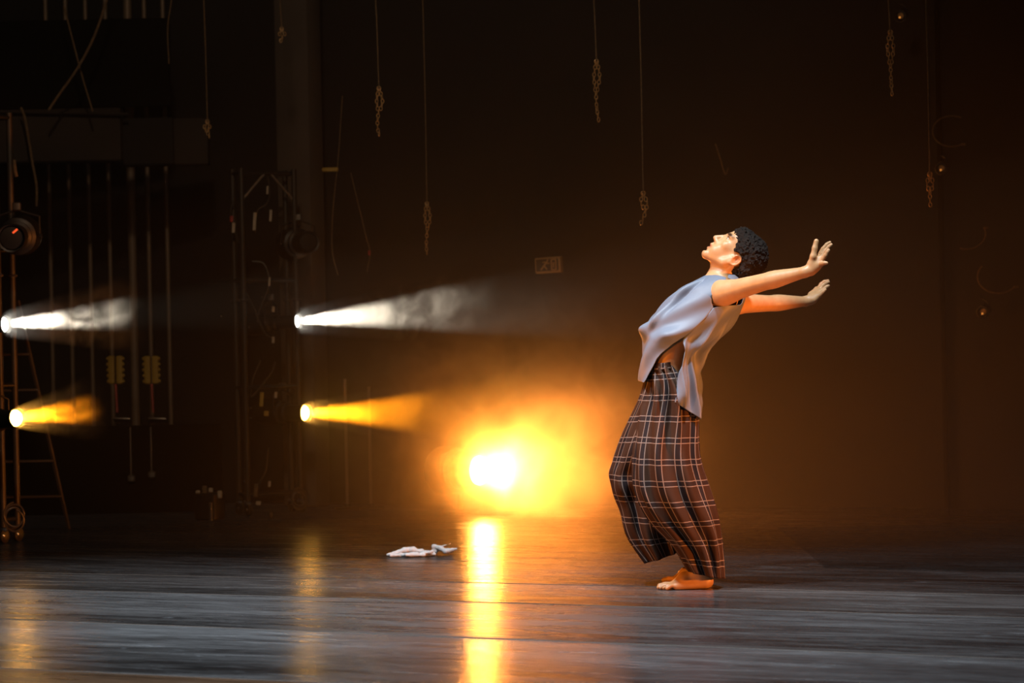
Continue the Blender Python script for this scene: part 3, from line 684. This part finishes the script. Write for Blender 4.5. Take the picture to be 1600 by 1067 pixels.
# torso
SP = [(1048, 612, 0), (1043, 572, 0), (1049, 535, 0), (1070, 500, 0), (1095, 470, .005), (1118, 450, .01), (1128, 430, .012)]
ax = (P(*SP[3]) - P(*SP[2])).normalized()
def frame(i, j):
    a_ = (P(*SP[j]) - P(*SP[i])).normalized(); y_ = Vector((0, 1, 0)); x_ = y_.cross(a_).normalized(); y_ = a_.cross(x_)
    return np.array([list(x_), list(y_), list(a_)]).T
bf.ell(A(1048, 622, 0), (.088, .140, .11), frame(0, 1), .04)
bf.ell(A(1057, 630, -.06), (.08, .075, .09), None, .04); bf.ell(A(1057, 630, .06), (.08, .075, .09), None, .04)
bf.ell(A(1042, 575, 0), (.088, .150, .12), frame(0, 1), .05); bf.ell(A(1047, 545, 0), (.088, .152, .11), frame(1, 3), .05)
bf.ell(A(1062, 515, 0), (.100, .152, .11), frame(2, 4), .05); bf.ell(A(1082, 487, .0), (.108, .165, .13), frame(3, 5), .05)
bf.ell(A(1110, 467, .005), (.080, .17, .095), frame(3, 5), .05)
# shoulders, neck
NS, FS = (1131, 458, -.165), (1142, 474, .175)
bf.cone(A(1112, 448, -.03), A(*NS), .052, .052, .04); bf.cone(A(1116, 452, .03), A(*FS), .052, .052, .04)
bf.cone(A(1119, 453, .0), A(1129, 434, .008), .060, .055, .04)
HC = P(1145, 399, .0) + Vector((0, 0, 0)); ca, sa = .59, .81
def hl(x, y, z): return (HC.x + ca * x + sa * z, HC.y + y, HC.z - sa * x + ca * z)
HR = np.array([[ca, 0, sa], [0, 1, 0], [-sa, 0, ca]])
bf.cone(A(1126, 438, .005), hl(.014, 0, -.035), .050, .047, .02)
bf.cone(A(1124, 438, .005), hl(.045, 0, .01), .052, .050, .03)
for s in (-1, 1):
    bf.cone(A(1115, 440, s * .02), hl(.03, s * .056, -.035), .012, .016, .015)       # sternomastoid
bf.cone(hl(-.03, 0, -.070), A(1113, 433, 0), .018, .018, .02)                        # throat
# head
bf.ell(hl(.018, 0, .045), (.093, .074, .085), HR, .02); bf.ell(hl(-.030, 0, -.018), (.058, .060, .080), HR, .03)
bf.ell(hl(-.038, 0, .055), (.050, .060, .055), HR, .02)
bf.cone(hl(-.082, -.010, -.094), hl(-.082, .010, -.094), .0165, .0165, .015)
for s in (-1, 1):
    bf.cone(hl(-.072, s * .014, -.094), hl(-.002, s * .055, -.058), .016, .016, .02); bf.cone(hl(-.002, s * .055, -.058), hl(.010, s * .062, -.02), .016, .016, .02)
    bf.ell(hl(-.056, s * .046, -.004), (.020, .018, .018), HR, .02)
    bf.cone(hl(-.083, s * .012, .043), hl(-.068, s * .046, .045), .010, .011, .012)   # brow ridge
    bf.ell(hl(-.060, s * .028, -.052), (.03, .026, .03), HR, .02)
bf.cone(hl(-.078, 0, -.040), hl(-.078, 0, -.084), .017, .015, .018)
for s in (-1, 1): bf.ell(hl(-.094, s * .034, .026), (.014, .019, .011), HR, .010, 'd')
for s in (-1, 1):
    bf.cone(hl(-.077, s * .022, .0345), hl(-.072, s * .044, .032), .0050, .0050, .004)  # upper lid
    bf.cone(hl(-.077, s * .022, .018), hl(-.072, s * .044, .020), .0045, .0045, .004)
bf.cone(hl(-.083, 0, .034), hl(-.110, 0, -.010), .0090, .0115, .012); bf.ell(hl(-.111, 0, -.015), (.0115, .0125, .0105), HR, .006)
for s in (-1, 1):
    bf.ell(hl(-.097, s * .0125, -.020), (.012, .0075, .0085), HR, .010); bf.ell(hl(-.103, s * .006, -.030), (.005, .0035, .004), HR, .003, 'd')
[bf.cone(hl(-.077, q_ * .015, .016), hl(-.081, q_ * .017, -.022), .013, .014, .012) for q_ in (-1, 1)]
bf.cone(hl(-.091, 0, -.028), hl(-.096, 0, -.045), .009, .008, .006)
for s in (-1, 1):
    bf.cone(hl(-.097, 0, -.048), hl(-.084, s * .025, -.055), .0078, .0045, .005); bf.cone(hl(-.093, 0, -.068), hl(-.083, s * .022, -.062), .0082, .0045, .005)
bf.cone(hl(-.104, -.022, -.0585), hl(-.104, .022, -.0585), .0055, .0055, .004, 'd')
bf.cone(hl(-.099, -.014, -.083), hl(-.099, .014, -.083), .006, .006, .008, 'd')
for s in (-1, 1):                                                                    # ears
    e = lambda x, z, o: hl(x, s * (.069 + o), z)
    bf.ell(e(.022, -.012, .003), (.018, .006, .028), HR, .006); bf.ell(e(.024, -.006, .012), (.0125, .009, .0185), HR, .003, 'd')
    rim = [e(.022 + .0175 * cos(radians(a)) + .002, -.010 + .027 * sin(radians(a)), .009 + .003 * cos(radians(a))) for a in range(-150, 171, 20)]
    for i in range(len(rim) - 1): bf.cone(rim[i], rim[i + 1], .0042, .0042, .003)
    bf.ell(e(.012, -.040, .006), (.008, .005, .010), HR, .005); bf.ell(e(.006, -.012, .008), (.004, .004, .006), HR, .003)
# arms
def arm(S0, E0, W0_, r=(.052, .039, .041, .024)):
    a_, b_, c_ = P(*S0), P(*E0), P(*W0_); m1 = a_.lerp(b_, .45); m2 = b_.lerp(c_, .28); m3 = b_.lerp(c_, .7)
    pts = spl([a_, m1, b_, m2, m3, c_], 22); rr = [float(q[0]) for q in spl([(q,) for q in (r[0], r[0] * .88, r[1], r[2] * .98, r[2] * .74, r[3])], 22)]
    bf.chain([tuple(q) for q in pts[:2]], rr[:2], .03); bf.chain([tuple(q) for q in pts[1:4]], rr[1:4], .012); bf.chain([tuple(q) for q in pts[3:]], rr[3:], .0)
    return b_, c_
arm(NS, (1192, 441, -.33), (1258, 425, -.45)); arm(FS, (1200, 474, .33), (1258, 471, .45))
HK = .006
def hand(wrist, palm, fingers, thumb):
    """palm: list of (a, b, ra, rb); fingers: list of joint lists; pixel points with depth"""
    for a_, b_, ra, rb in palm: bf.cone(A(*a_), A(*b_), ra, rb, .012)
    for f in fingers:
        pts = [A(*q) for q in f[0]]; bf.chain(pts, f[1], .0035)
    pts = [A(*q) for q in thumb[0]]; bf.chain(pts, thumb[1], .008)
d0 = -.45
hand(None, [((1258, 425, d0), (1271, 416, d0), .023, .021), ((1268, 424, d0), (1276, 418, d0), .020, .017), ((1268, 412, d0), (1279, 403, d0 + .01), .018, .014),
            ((1272, 416, d0), (1283, 408, d0), .018, .013), ((1270, 420, d0), (1283, 413, d0 - .01), .016, .012), ((1276, 412, d0), (1281, 405, d0), .017, .013)],
     [(((1279, 402, d0 + .015), (1286, 389, d0 + .02), (1292, 382, d0 + .02), (1296.5, 379, d0 + .015)), (.0115, .0095, .0085, .0075)),
      (((1282, 404, d0 + .002), (1290, 392, d0), (1295, 385.5, d0), (1298.5, 382.5, d0 - .002)), (.0115, .0098, .0088, .0078)),
      (((1284, 407, d0 - .012), (1290, 399, d0 - .02), (1292.5, 394, d0 - .022), (1294.5, 391, d0 - .022)), (.0112, .0095, .0085, .0078)),
      (((1283, 412, d0 - .02), (1288, 411, d0 - .035), (1291.5, 411, d0 - .04)), (.0108, .0092, .0078))],
     (((1267, 415, d0), (1270.5, 401, d0 - .01), (1273, 388, d0 - .008), (1275.5, 377, d0 - .005)), (.0170, .0140, .0115, .0112)))
d1 = .45
hand(None, [((1258, 471, d1), (1270, 464, d1), .023, .020), ((1268, 470, d1), (1277, 462, d1), .020, .016), ((1268, 462, d1 + .02), (1279, 452, d1 + .02), .019, .013),
            ((1272, 468, d1 - .015), (1281, 460, d1 - .015), .016, .013), ((1274, 464, d1), (1281, 455, d1), .017, .013)],
     [(((1279, 451, d1 + .03), (1283, 444, d1 + .035), (1288, 440, d1 + .035), (1294, 438.5, d1 + .03)), (.0112, .0095, .0085, .0072)),
      (((1281, 453, d1 + .012), (1286, 446, d1 + .015), (1290.5, 442.5, d1 + .015), (1294.5, 440.5, d1 + .012)), (.0112, .0096, .0085, .0074)),
      (((1282, 457, d1 - .006), (1288, 451, d1 - .008), (1291.5, 448, d1 - .008), (1294.5, 446.5, d1 - .008)), (.0110, .0094, .0084, .0074)),
      (((1281, 461, d1 - .022), (1286, 456, d1 - .026), (1289.5, 452.5, d1 - .028)), (.0104, .0088, .0074))],
     (((1268, 460, d1 + .02), (1276, 452, d1 + .05), (1284, 449, d1 + .06)), (.0150, .0120, .0100)))
# flatten soles
sl, X, Yg, Z = bf.sub(bf.lo, (bf.lo[0] + 3, bf.lo[1] + 3, .02), 0)
bf.F[sl] = np.maximum(bf.F[sl], (0.0012 - Z))
bv, bfa = bf.mesh(); body = np_object('body', bv, bfa, M['skin'], dancer)
# natural colouring: lips, brows, stubble, soles, inner ear
loc = (bv - np.array(HC)) @ HR
x, y, z = loc[:, 0], loc[:, 1], loc[:, 2]; tone = np.ones((len(bv), 4), np.float32)
def tint(mask, c): tone[:, :3] = tone[:, :3] * (1 - mask[:, None]) + tone[:, :3] * np.array(c) * mask[:, None]
g = lambda cx_, cy_, cz_, rx, ry, rz: np.exp(-(((x - cx_) / rx) ** 2 + ((np.abs(y) - cy_) / ry) ** 2 + ((z - cz_) / rz) ** 2) ** 2)
tint(g(-.096, 0, -.058, .02, .026, .014), (.75, .45, .45)); tint(np.clip(g(-.080, .032, .0455, .03, .027, .0075) * 1.4, 0, 1), (.10, .08, .07))
tint(g(-.078, .036, .0325, .02, .017, .0050) * 1.0, (.2, .15, .12)); tint(g(-.085, 0, -.090, .03, .045, .020) * .35, (.6, .55, .55)); tint(g(.020, .072, -.01, .02, .02, .03), (1.05, .78, .72))
at_ = body.data.attributes.new('tone', 'FLOAT_COLOR', 'POINT'); at_.data.foreach_set('color', tone.ravel())
for s in (-1, 1):
    mb = MB(); c_ = Vector(hl(-.0680, s * .033, .026)); mb.lathe(c_ - Vector((0, 0, .012)), (0, 0, 1), [(.012 - .012 * cos(a_), max(.0002, .012 * sin(a_))) for a_ in np.linspace(0.02, pi - .02, 12)], 18)
    ey = mb.build('eye', M['eye'], dancer)
    dr = Vector((-.75, s * .05, .66)).normalized(); mb = MB(); mb.lathe(c_ + dr * .0098, dr, [(0, .0062), (.0018, .0052), (.0026, .0015)], 16); mb.build('iris', M['iris'], ey)
# hair: thousands of little curls packed on the skull
hf = Field(tuple(np.array(HC) - .17), tuple(np.array(HC) + np.array((.22, .17, .19))), .0024)
hf.ell(hl(.032, 0, .050), (.104, .090, .095), HR, .0); hf.ell(hl(-.028, 0, .080), (.052, .065, .052), HR, .02); hf.ell(hl(.066, 0, .010), (.072, .076, .080), HR, .02)
for k in range(3600):
    v = rng.normal(size=3); v /= np.linalg.norm(v)
    rq = rng.random()
    if rq < .22: c_ = (-.028 + v[0] * .053, v[1] * .066, .080 + v[2] * .053)
    elif rq < .65: c_ = (.032 + v[0] * .105, v[1] * .090, .050 + v[2] * .096)
    else: c_ = (.068 + v[0] * .073, v[1] * .076, .010 + v[2] * .080)
    j = rng.normal(size=3); j /= np.linalg.norm(j); L = rng.uniform(.002, .007); cc = np.array(hl(*c_)); r = rng.uniform(.0036, .0066)
    jw = HR @ (j * L); hf.cone(cc - jw, cc + jw, r, r * .7, 0)
sl, X, Yg, Z = hf.sub(hf.lo, hf.lo + (hf.n - 1) * hf.h, 0); X = X - HC.x; Yy = Yg - HC.y; Z = Z - HC.z
lx = ca * X - sa * Z + 0 * Yy; lz = sa * X + ca * Z + 0 * Yy; ly = np.abs(Yy) + 0 * X
wob = .003 * np.sin(lz * 300) + .003 * np.sin(ly * 260)
# hairline: forehead plane, temples, sideburn, behind the ear
front = np.where(lz > .052, -.084 + (lz - .052) * -.6 + ly * .25, np.where(lz > .005, -.040 + (.052 - lz) * .62, -.010 + (.005 - lz) * .9)) + wob
face_cut = front - lx
ear_cut = .040 - np.sqrt((lx - .014) ** 2 + (lz + .018) ** 2) + wob * .5
ear_cut = np.where(ly > .045, ear_cut, -1)
hf.F = np.maximum(hf.F, np.maximum(face_cut, ear_cut)).astype(np.float32)
neck = -.075 - lz + (lx < .03) * .02; hf.F = np.maximum(hf.F, neck.astype(np.float32))
hv, hfa = hf.mesh(); np_object('hair', hv, hfa, M['hair'], dancer)

# ---- cloth surfaces from two outlines
def sheet(name, rows, m, parent, thick=.0022, uv=None, flip=False, subs=1):
    nu = len(rows); nv = len(rows[0]); vs = [tuple(p_ - WL[parent.name]) for r in rows for p_ in r]
    fs = [(i * nv + j, i * nv + j + 1, (i + 1) * nv + j + 1, (i + 1) * nv + j) for i in range(nu - 1) for j in range(nv - 1)]
    if flip: fs = [f[::-1] for f in fs]
    me_ = bpy.data.meshes.new(name); me_.from_pydata(vs, [], fs)
    if uv is not None:
        ul = me_.uv_layers.new(name='UVMap'); k = 0
        for f in fs:
            for q in f:
                ul.data[k].uv = uv[q // nv][q % nv]; k += 1
    me_.materials.append(m); me_.shade_smooth(); me_.update()
    o_ = bpy.data.objects.new(name, me_); col.objects.link(o_); o_.parent = parent; WL[o_.name] = WL[parent.name]
    s_ = o_.modifiers.new('thickness', 'SOLIDIFY'); s_.thickness = thick; s_.offset = 0
    return o_
def ss(a_, b_, t): t = max(0, min(1, (t - a_) / (b_ - a_))); return t * t * (3 - 2 * t)

# trousers: one leg tube; F/B outlines in the side view, depth centre and half width per row
def leg_tube(name, L, Rr, cy, hw, fold, nrow=120, ncol=150, u0=0.0, v0=0.0):
    Ls = spl([P(a_, b_, 0) for a_, b_ in L], nrow); Rs = spl([P(a_, b_, 0) for a_, b_ in Rr], nrow)
    C = spl([(a_,) for a_ in cy], nrow); Wd = spl([(a_,) for a_ in hw], nrow); rows = []; uv = []; vlen = v0
    for i in range(nrow):
        t = i / (nrow - 1); l = Vector(Ls[i]); r = Vector(Rs[i]); c = (l + r) / 2; c.y += C[i][0]; a_ = (l - r) / 2
        n_ = Vector((0, -1, 0)); row = []; urow = []; e = a_.length; w_ = Wd[i][0]
        if i: vlen += ((Vector(Ls[i]) + Vector(Rs[i])) / 2 - (Vector(Ls[i - 1]) + Vector(Rs[i - 1])) / 2).length
        for j in range(ncol + 1):
            ph = 2 * pi * j / ncol; k = 1.0; d = fold(t, ph)
            co, si = cos(ph), sin(ph)
            pt = c + a_ * co * (1 + d / max(e, .03) * .35) + n_ * (w_ * si * (1 + d / max(w_, .03)))
            row.append(pt); urow.append((u0 + ph * .135 + .03 * sin(3 * t), vlen))
        rows.append(row); uv.append(urow)
    return rows, uv
def fold_near(t, ph):
    f = 0
    f += .023 * ss(.02, .25, t) * sin(9 * ph - 7.5 * t) * (1 - .3 * ss(.6, 1, t)) * (.4 + .6 * abs(cos(ph / 2)))
    f += .016 * exp(-((t - .16) / .16) ** 2) * sin(17 * ph - 12 * t)
    f += .012 * ss(.55, .95, t) * sin(5 * ph + 4 * t) + .006 * sin(14 * ph + 9 * t) * ss(.1, .4, t)
    return f + .003 * sin(31 * ph + 3 * t) * ss(0, .1, t) * (1 - ss(.15, .4, t))
def fold_far(t, ph):
    return .020 * ss(.1, .4, t) * sin(7 * ph + 5 * t) + .018 * exp(-((t - .62) / .06) ** 2) * sin(3 * ph + 20 * t) + .008 * sin(15 * ph - 6 * t) * ss(.05, .3, t)
nr, nuv = leg_tube('n', [(1010, 574), (1007, 610), (998, 655), (990, 712), (992, 765), (1015, 812), (1050, 852), (1073, 890)],
                   [(1062, 568), (1085, 605), (1090, 655), (1093, 712), (1108, 763), (1121, 808), (1127, 852), (1129, 902)],
                   [0, -.01, -.03, -.06, -.08, -.08, -.06, -.05], [.155, .175, .17, .165, .15, .135, .115, .095], fold_near)
trousers = sheet('trousers', nr, M['plaid'], dancer, uv=nuv)
tag(trousers, 'wide brown plaid trousers with pale double lines')
fr, fuv = leg_tube('f', [(1010, 580), (1000, 620), (976, 676), (962, 722), (956, 752), (970, 798), (982, 842), (1008, 883)],
                   [(1056, 578), (1070, 615), (1070, 665), (1062, 715), (1062, 755), (1064, 800), (1064, 838), (1064, 864)],
                   [0.03, .05, .09, .12, .13, .13, .13, .13], [.12, .13, .13, .13, .12, .115, .11, .105], fold_far, u0=.04, v0=.03)
sheet('trouser_leg', fr, M['plaid'], trousers, uv=fuv)
# waistband
wb = [[(P(1036, 570) + (P(1010, 573) - P(1062, 567)) / 2 * 1.01 * cos(2 * pi * j / 80) + Vector((0, -.158 * sin(2 * pi * j / 80), 0)) + Vector((0, 0, z_))) for j in range(81)] for z_ in (.012, .004, -.012, -.028)]
wuv = [[(2 * pi * j / 80 * .135, .012 + i * .012) for j in range(81)] for i in range(4)]
sheet('waistband', wb, M['plaid'], trousers, .004, uv=wuv)
# crease edge of the pocket on the near hip
pk = [[P(1062 + a_ * .0 + t_ * 1, 685 + k * 1.0, -.235) for t_ in (0,)] for a_ in (0,) for k in (0,)]

# the top: front and back panels around the arched torso, open at the sides below the ribs
Fp = [(1103, 431), (1088, 439), (1070, 448), (1053, 461), (1037, 478), (1020, 498), (1005, 515), (1008, 534), (1005, 556), (1003, 577), (1001, 596)]
Bp = [(1146, 430), (1156, 442), (1161, 466), (1154, 485), (1138, 508), (1121, 528), (1105, 543), (1091, 556), (1086, 576), (1088, 602), (1091, 628), (1090, 652)]
HW = [.10, .145, .175, .180, .182, .184, .186, .188, .192, .202, .210, .214]
def ring(t):                                   # t in rows 0..11
    def g_(Q, t):
        t = min(t, len(Q) - 1); k = min(int(t), len(Q) - 2); f = t - k
        q = [np.array(Q[max(0, min(len(Q) - 1, k + o_))], float) for o_ in (-1, 0, 1, 2)]
        return 0.5 * (2 * q[1] + (q[2] - q[0]) * f + (2 * q[0] - 5 * q[1] + 4 * q[2] - q[3]) * f * f + (3 * q[1] - q[0] - 3 * q[2] + q[3]) * f ** 3)
    f_ = g_(Fp, t); b_ = g_(Bp, t); h_ = g_([(q,) for q in HW], t)[0]
    return f_, b_, h_
def interp(tab, t):
    xs = [q[0] for q in tab]; return float(np.interp(t, xs, [q[1] for q in tab]))
def cloth_pt(t, ph, d):
    f_, b_, h_ = ring(t); pf = P(f_[0], f_[1]); pb_ = P(b_[0], b_[1]); c = (pf + pb_) / 2; a_ = (pf - pb_) / 2; e = a_.length
    si = sin(ph); sq = abs(si) ** .85 * (1 if si >= 0 else -1)
    return c + a_ * cos(ph) * (1 + d / e) + Vector((0, -1, 0)) * (h_ * sq * (1 + d / h_))
def fracph(fr_): return acos(max(-1, min(1, 1 - 2 * fr_)))
# edge of the front panel (fraction front->back) for near side by row
fe = [(0, .30), (.5, .62), (1, .60), (1.5, .55), (2, .47), (2.5, .46), (3, .53), (3.3, .60), (4, .60), (5, .57), (5.7, .56), (6.3, .50), (7, .39), (7.6, .27), (8, .21), (9, .12), (10, .06)]
be = [(0, .72), (.5, .66), (1, .80), (2, .93), (2.6, .93), (3, .72), (3.3, .60), (4, .60), (5, .57), (5.7, .56), (6.3, .60), (7, .66), (8, .65), (9, .60), (10, .56), (11, .54)]
def fold_top(t, ph, front):
    d = .007 + .006 * sin(6 * ph + 2.2 * t) * ss(1, 4, t)
    if front:
        d += .010 * exp(-((t - 6.0) / .5) ** 2) * sin(5 * ph + 1.0) + .007 * sin(2.4 * t + 5 * ph) * ss(3.5, 6, t) * abs(sin(ph))
        d += .020 * exp(-((abs(ph) - .55) / .08) ** 2) * ss(.2, 1.5, t) * (1 - ss(5, 6.2, t)) - .015 * exp(-((abs(ph) - .72) / .06) ** 2) * ss(.2, 1.5, t) * (1 - ss(3.5, 5, t))
    else:
        q_ = sin(15 * ph - .9 * t); d += .014 * ss(3, 6.5, t) * (2 * exp(-(sin(6.5 * ph - .35 * t) / .5) ** 2) - .8) + .005 * ss(4, 7, t) * sin(21 * ph) + .008 * sin(8 * ph + .6 * t) * ss(3, 5, t)
    return d
rows = []
NR = 110; NC = 90
for i in range(NR):
    t = 10 * i / (NR - 1); pe = fracph(interp(fe, t)); row = []
    for j in range(NC):
        ph = pe * (1 - 2 * j / (NC - 1))
        tt = t
        row.append(cloth_pt(tt, ph, fold_top(t, ph, True)))
    rows.append(row)
top = sheet('sleeveless_top', rows, M['silk'], dancer); tag(top, 'loose grey-blue silky sleeveless top, open at the side')
rows = []
for i in range(NR):
    t = 11 * i / (NR - 1); pe = fracph(interp(be, t)); row = []
    for j in range(NC):
        s_ = j / (NC - 1); ph = pe + (2 * pi - 2 * pe) * s_
        row.append(cloth_pt(t, ph, fold_top(t, ph, False) + .002))
    rows.append(row)
sheet('back_panel', rows, M['silk'], top)
# shoulder straps joining front and back over each shoulder, with a rolled neckline
for s in (-1, 1):
    a0, a1 = (P(1112, 430, s * .07), P(1128, 439, s * .135)); b0, b1 = (P(1144, 431, s * .07), P(1150, 440, s * .12))
    pass

# ------------------------------------------------------------------ smoke and haze
def volume(name, c, size, rot, density, scale, thr, label, color=(1, 1, 1), aniso=0.4, falloff=None, distort=1.2, soft=False):
    """box of drifting smoke: cloudy density that thins towards the edges of the box"""
    mb = MB(); mb.box((0, 0, 0), (2, 2, 2)); o = mb.build(name, None or bpy.data.materials.new(name + '_volume'), smooth=False)
    o.location = c; o.scale = [q / 2 for q in size]; o.rotation_euler = rot
    m = o.data.materials[0]; m.use_nodes = True; m.cycles.volume_step_rate = 0.8 if soft else 0.45; t = m.node_tree; t.nodes.clear(); N = t.nodes; L = t.links
    out = N.new('ShaderNodeOutputMaterial'); pv = N.new('ShaderNodeVolumePrincipled') if False else N.new('ShaderNodeVolumeScatter')
    L.new(pv.outputs[0], out.inputs['Volume']); pv.inputs['Color'].default_value = (*color, 1); pv.inputs['Anisotropy'].default_value = aniso
    if thr is None: pv.inputs['Density'].default_value = density
    else:
        tc = N.new('ShaderNodeTexCoord'); mp = N.new('ShaderNodeMapping'); mp.inputs['Scale'].default_value = [q / 2 for q in size]
        L.new(tc.outputs['Object'], mp.inputs[0])
        n = N.new('ShaderNodeTexNoise'); n.inputs['Scale'].default_value = scale; n.inputs['Detail'].default_value = 4; n.inputs['Roughness'].default_value = .6
        n.inputs['Distortion'].default_value = distort; L.new(mp.outputs[0], n.inputs['Vector'])
        mr = N.new('ShaderNodeMapRange'); mr.inputs[1].default_value = thr[0]; mr.inputs[2].default_value = thr[1]; mr.interpolation_type = 'SMOOTHSTEP'
        L.new(n.outputs['Fac'], mr.inputs[0])
        sp = N.new('ShaderNodeSeparateXYZ'); L.new(tc.outputs['Object'], sp.inputs[0])
        def mth(op, a_, b_=None):
            x_ = N.new('ShaderNodeMath'); x_.operation = op
            for k_, q in enumerate((a_, b_)):
                if q is None: continue
                if isinstance(q, (int, float)): x_.inputs[k_].default_value = q
                else: L.new(q, x_.inputs[k_])
            return x_.outputs[0]
        # along x: solid near the lamp (x=-1), breaking up and fading towards x=+1
        fx = N.new('ShaderNodeMapRange'); L.new(sp.outputs[0], fx.inputs[0])
        fx.inputs[1].default_value = falloff[0]; fx.inputs[2].default_value = falloff[1]; fx.inputs[3].default_value = 1; fx.inputs[4].default_value = 0; fx.interpolation_type = 'SMOOTHSTEP'
        sd = N.new('ShaderNodeMapRange'); L.new(sp.outputs[0], sd.inputs[0]); sd.inputs[1].default_value = -1; sd.inputs[2].default_value = falloff[2]; sd.inputs[3].default_value = falloff[3]; sd.inputs[4].default_value = 0
        yz = mth('ADD', mth('POWER', mth('ABSOLUTE', sp.outputs[1]), 4), mth('POWER', mth('ABSOLUTE', sp.outputs[2]), 4))
        ed = mth('MAXIMUM', mth('SUBTRACT', 1, yz), 0)
        if not soft:
            w_ = mth('ADD', mth('MULTIPLY', sp.outputs[0], .34), .66)
            rr_ = mth('SQRT', mth('ADD', mth('POWER', sp.outputs[1], 2), mth('POWER', sp.outputs[2], 2)))
            ed = mth('MAXIMUM', mth('SUBTRACT', 1, mth('POWER', mth('DIVIDE', rr_, w_), 3)), 0)
        if soft:
            ln = N.new('ShaderNodeVectorMath'); ln.operation = 'LENGTH'; L.new(tc.outputs['Object'], ln.inputs[0])
            ed = mth('POWER', mth('MAXIMUM', mth('SUBTRACT', 1, ln.outputs['Value']), 0), 2.2)
        d_ = mth('MULTIPLY', mth('MULTIPLY', mth('ADD', mr.outputs[0], sd.outputs[0]), fx.outputs[0]), mth('MULTIPLY', ed, density)); L.new(d_, pv.inputs['Density'])
    return tag(o, label, 'smoke', None, 'stuff')
rz = atan2(U.y, U.x)
def plume(p, d, L_, h_, dens, label, **k):
    d = Vector(d).normalized(); c = p + d * (L_ / 2 + .01); e = atan2(d.z, sqrt(d.x ** 2 + d.y ** 2))
    return volume('smoke', c, (L_, h_, h_), (0, -e, atan2(d.y, d.x)), dens, 5, (.42, .72), label, **k)
plume(LW2, BU, 1.6, .60, 3.2, 'pale smoke billowing in the white beam left of centre', falloff=(.2, .95, .1, 1.0))
plume(LA2, (U + Vector((-0.12, -0.15, 0.0))), 1.15, .5, 2.2, 'yellow smoke in the amber beam left of centre', falloff=(.75, .9, .8, .8), distort=.4)
plume(LW1, BU, .95, .5, 4.0, 'white smoke in the short beam at the left edge', falloff=(.1, .95, .0, 1.0))
plume(LA1, (U + Vector((-0.12, -0.3, 0.08))), .75, .4, 3.5, 'yellow smoke in the short amber beam at the left edge', falloff=(.2, .95, .2, .8))
volume('smoke', p3 + Vector((.22, -.25, .25)), (3.4, 2.0, 2.5), (0, 0, rz), 4.5, 3.0, (.40, .75), 'glowing amber smoke billowing around the floor spotlight', falloff=(1.0, 1.5, 1.5, .45), distort=1.0, soft=True)
# thin haze filling the upstage half
volume('haze', (0.2, 14.68, 2.2), (11, 3.9, 4.4), (0, 0, rz), 0.034, 1, None, 'thin haze hanging over the back half of the stage', aniso=.55)
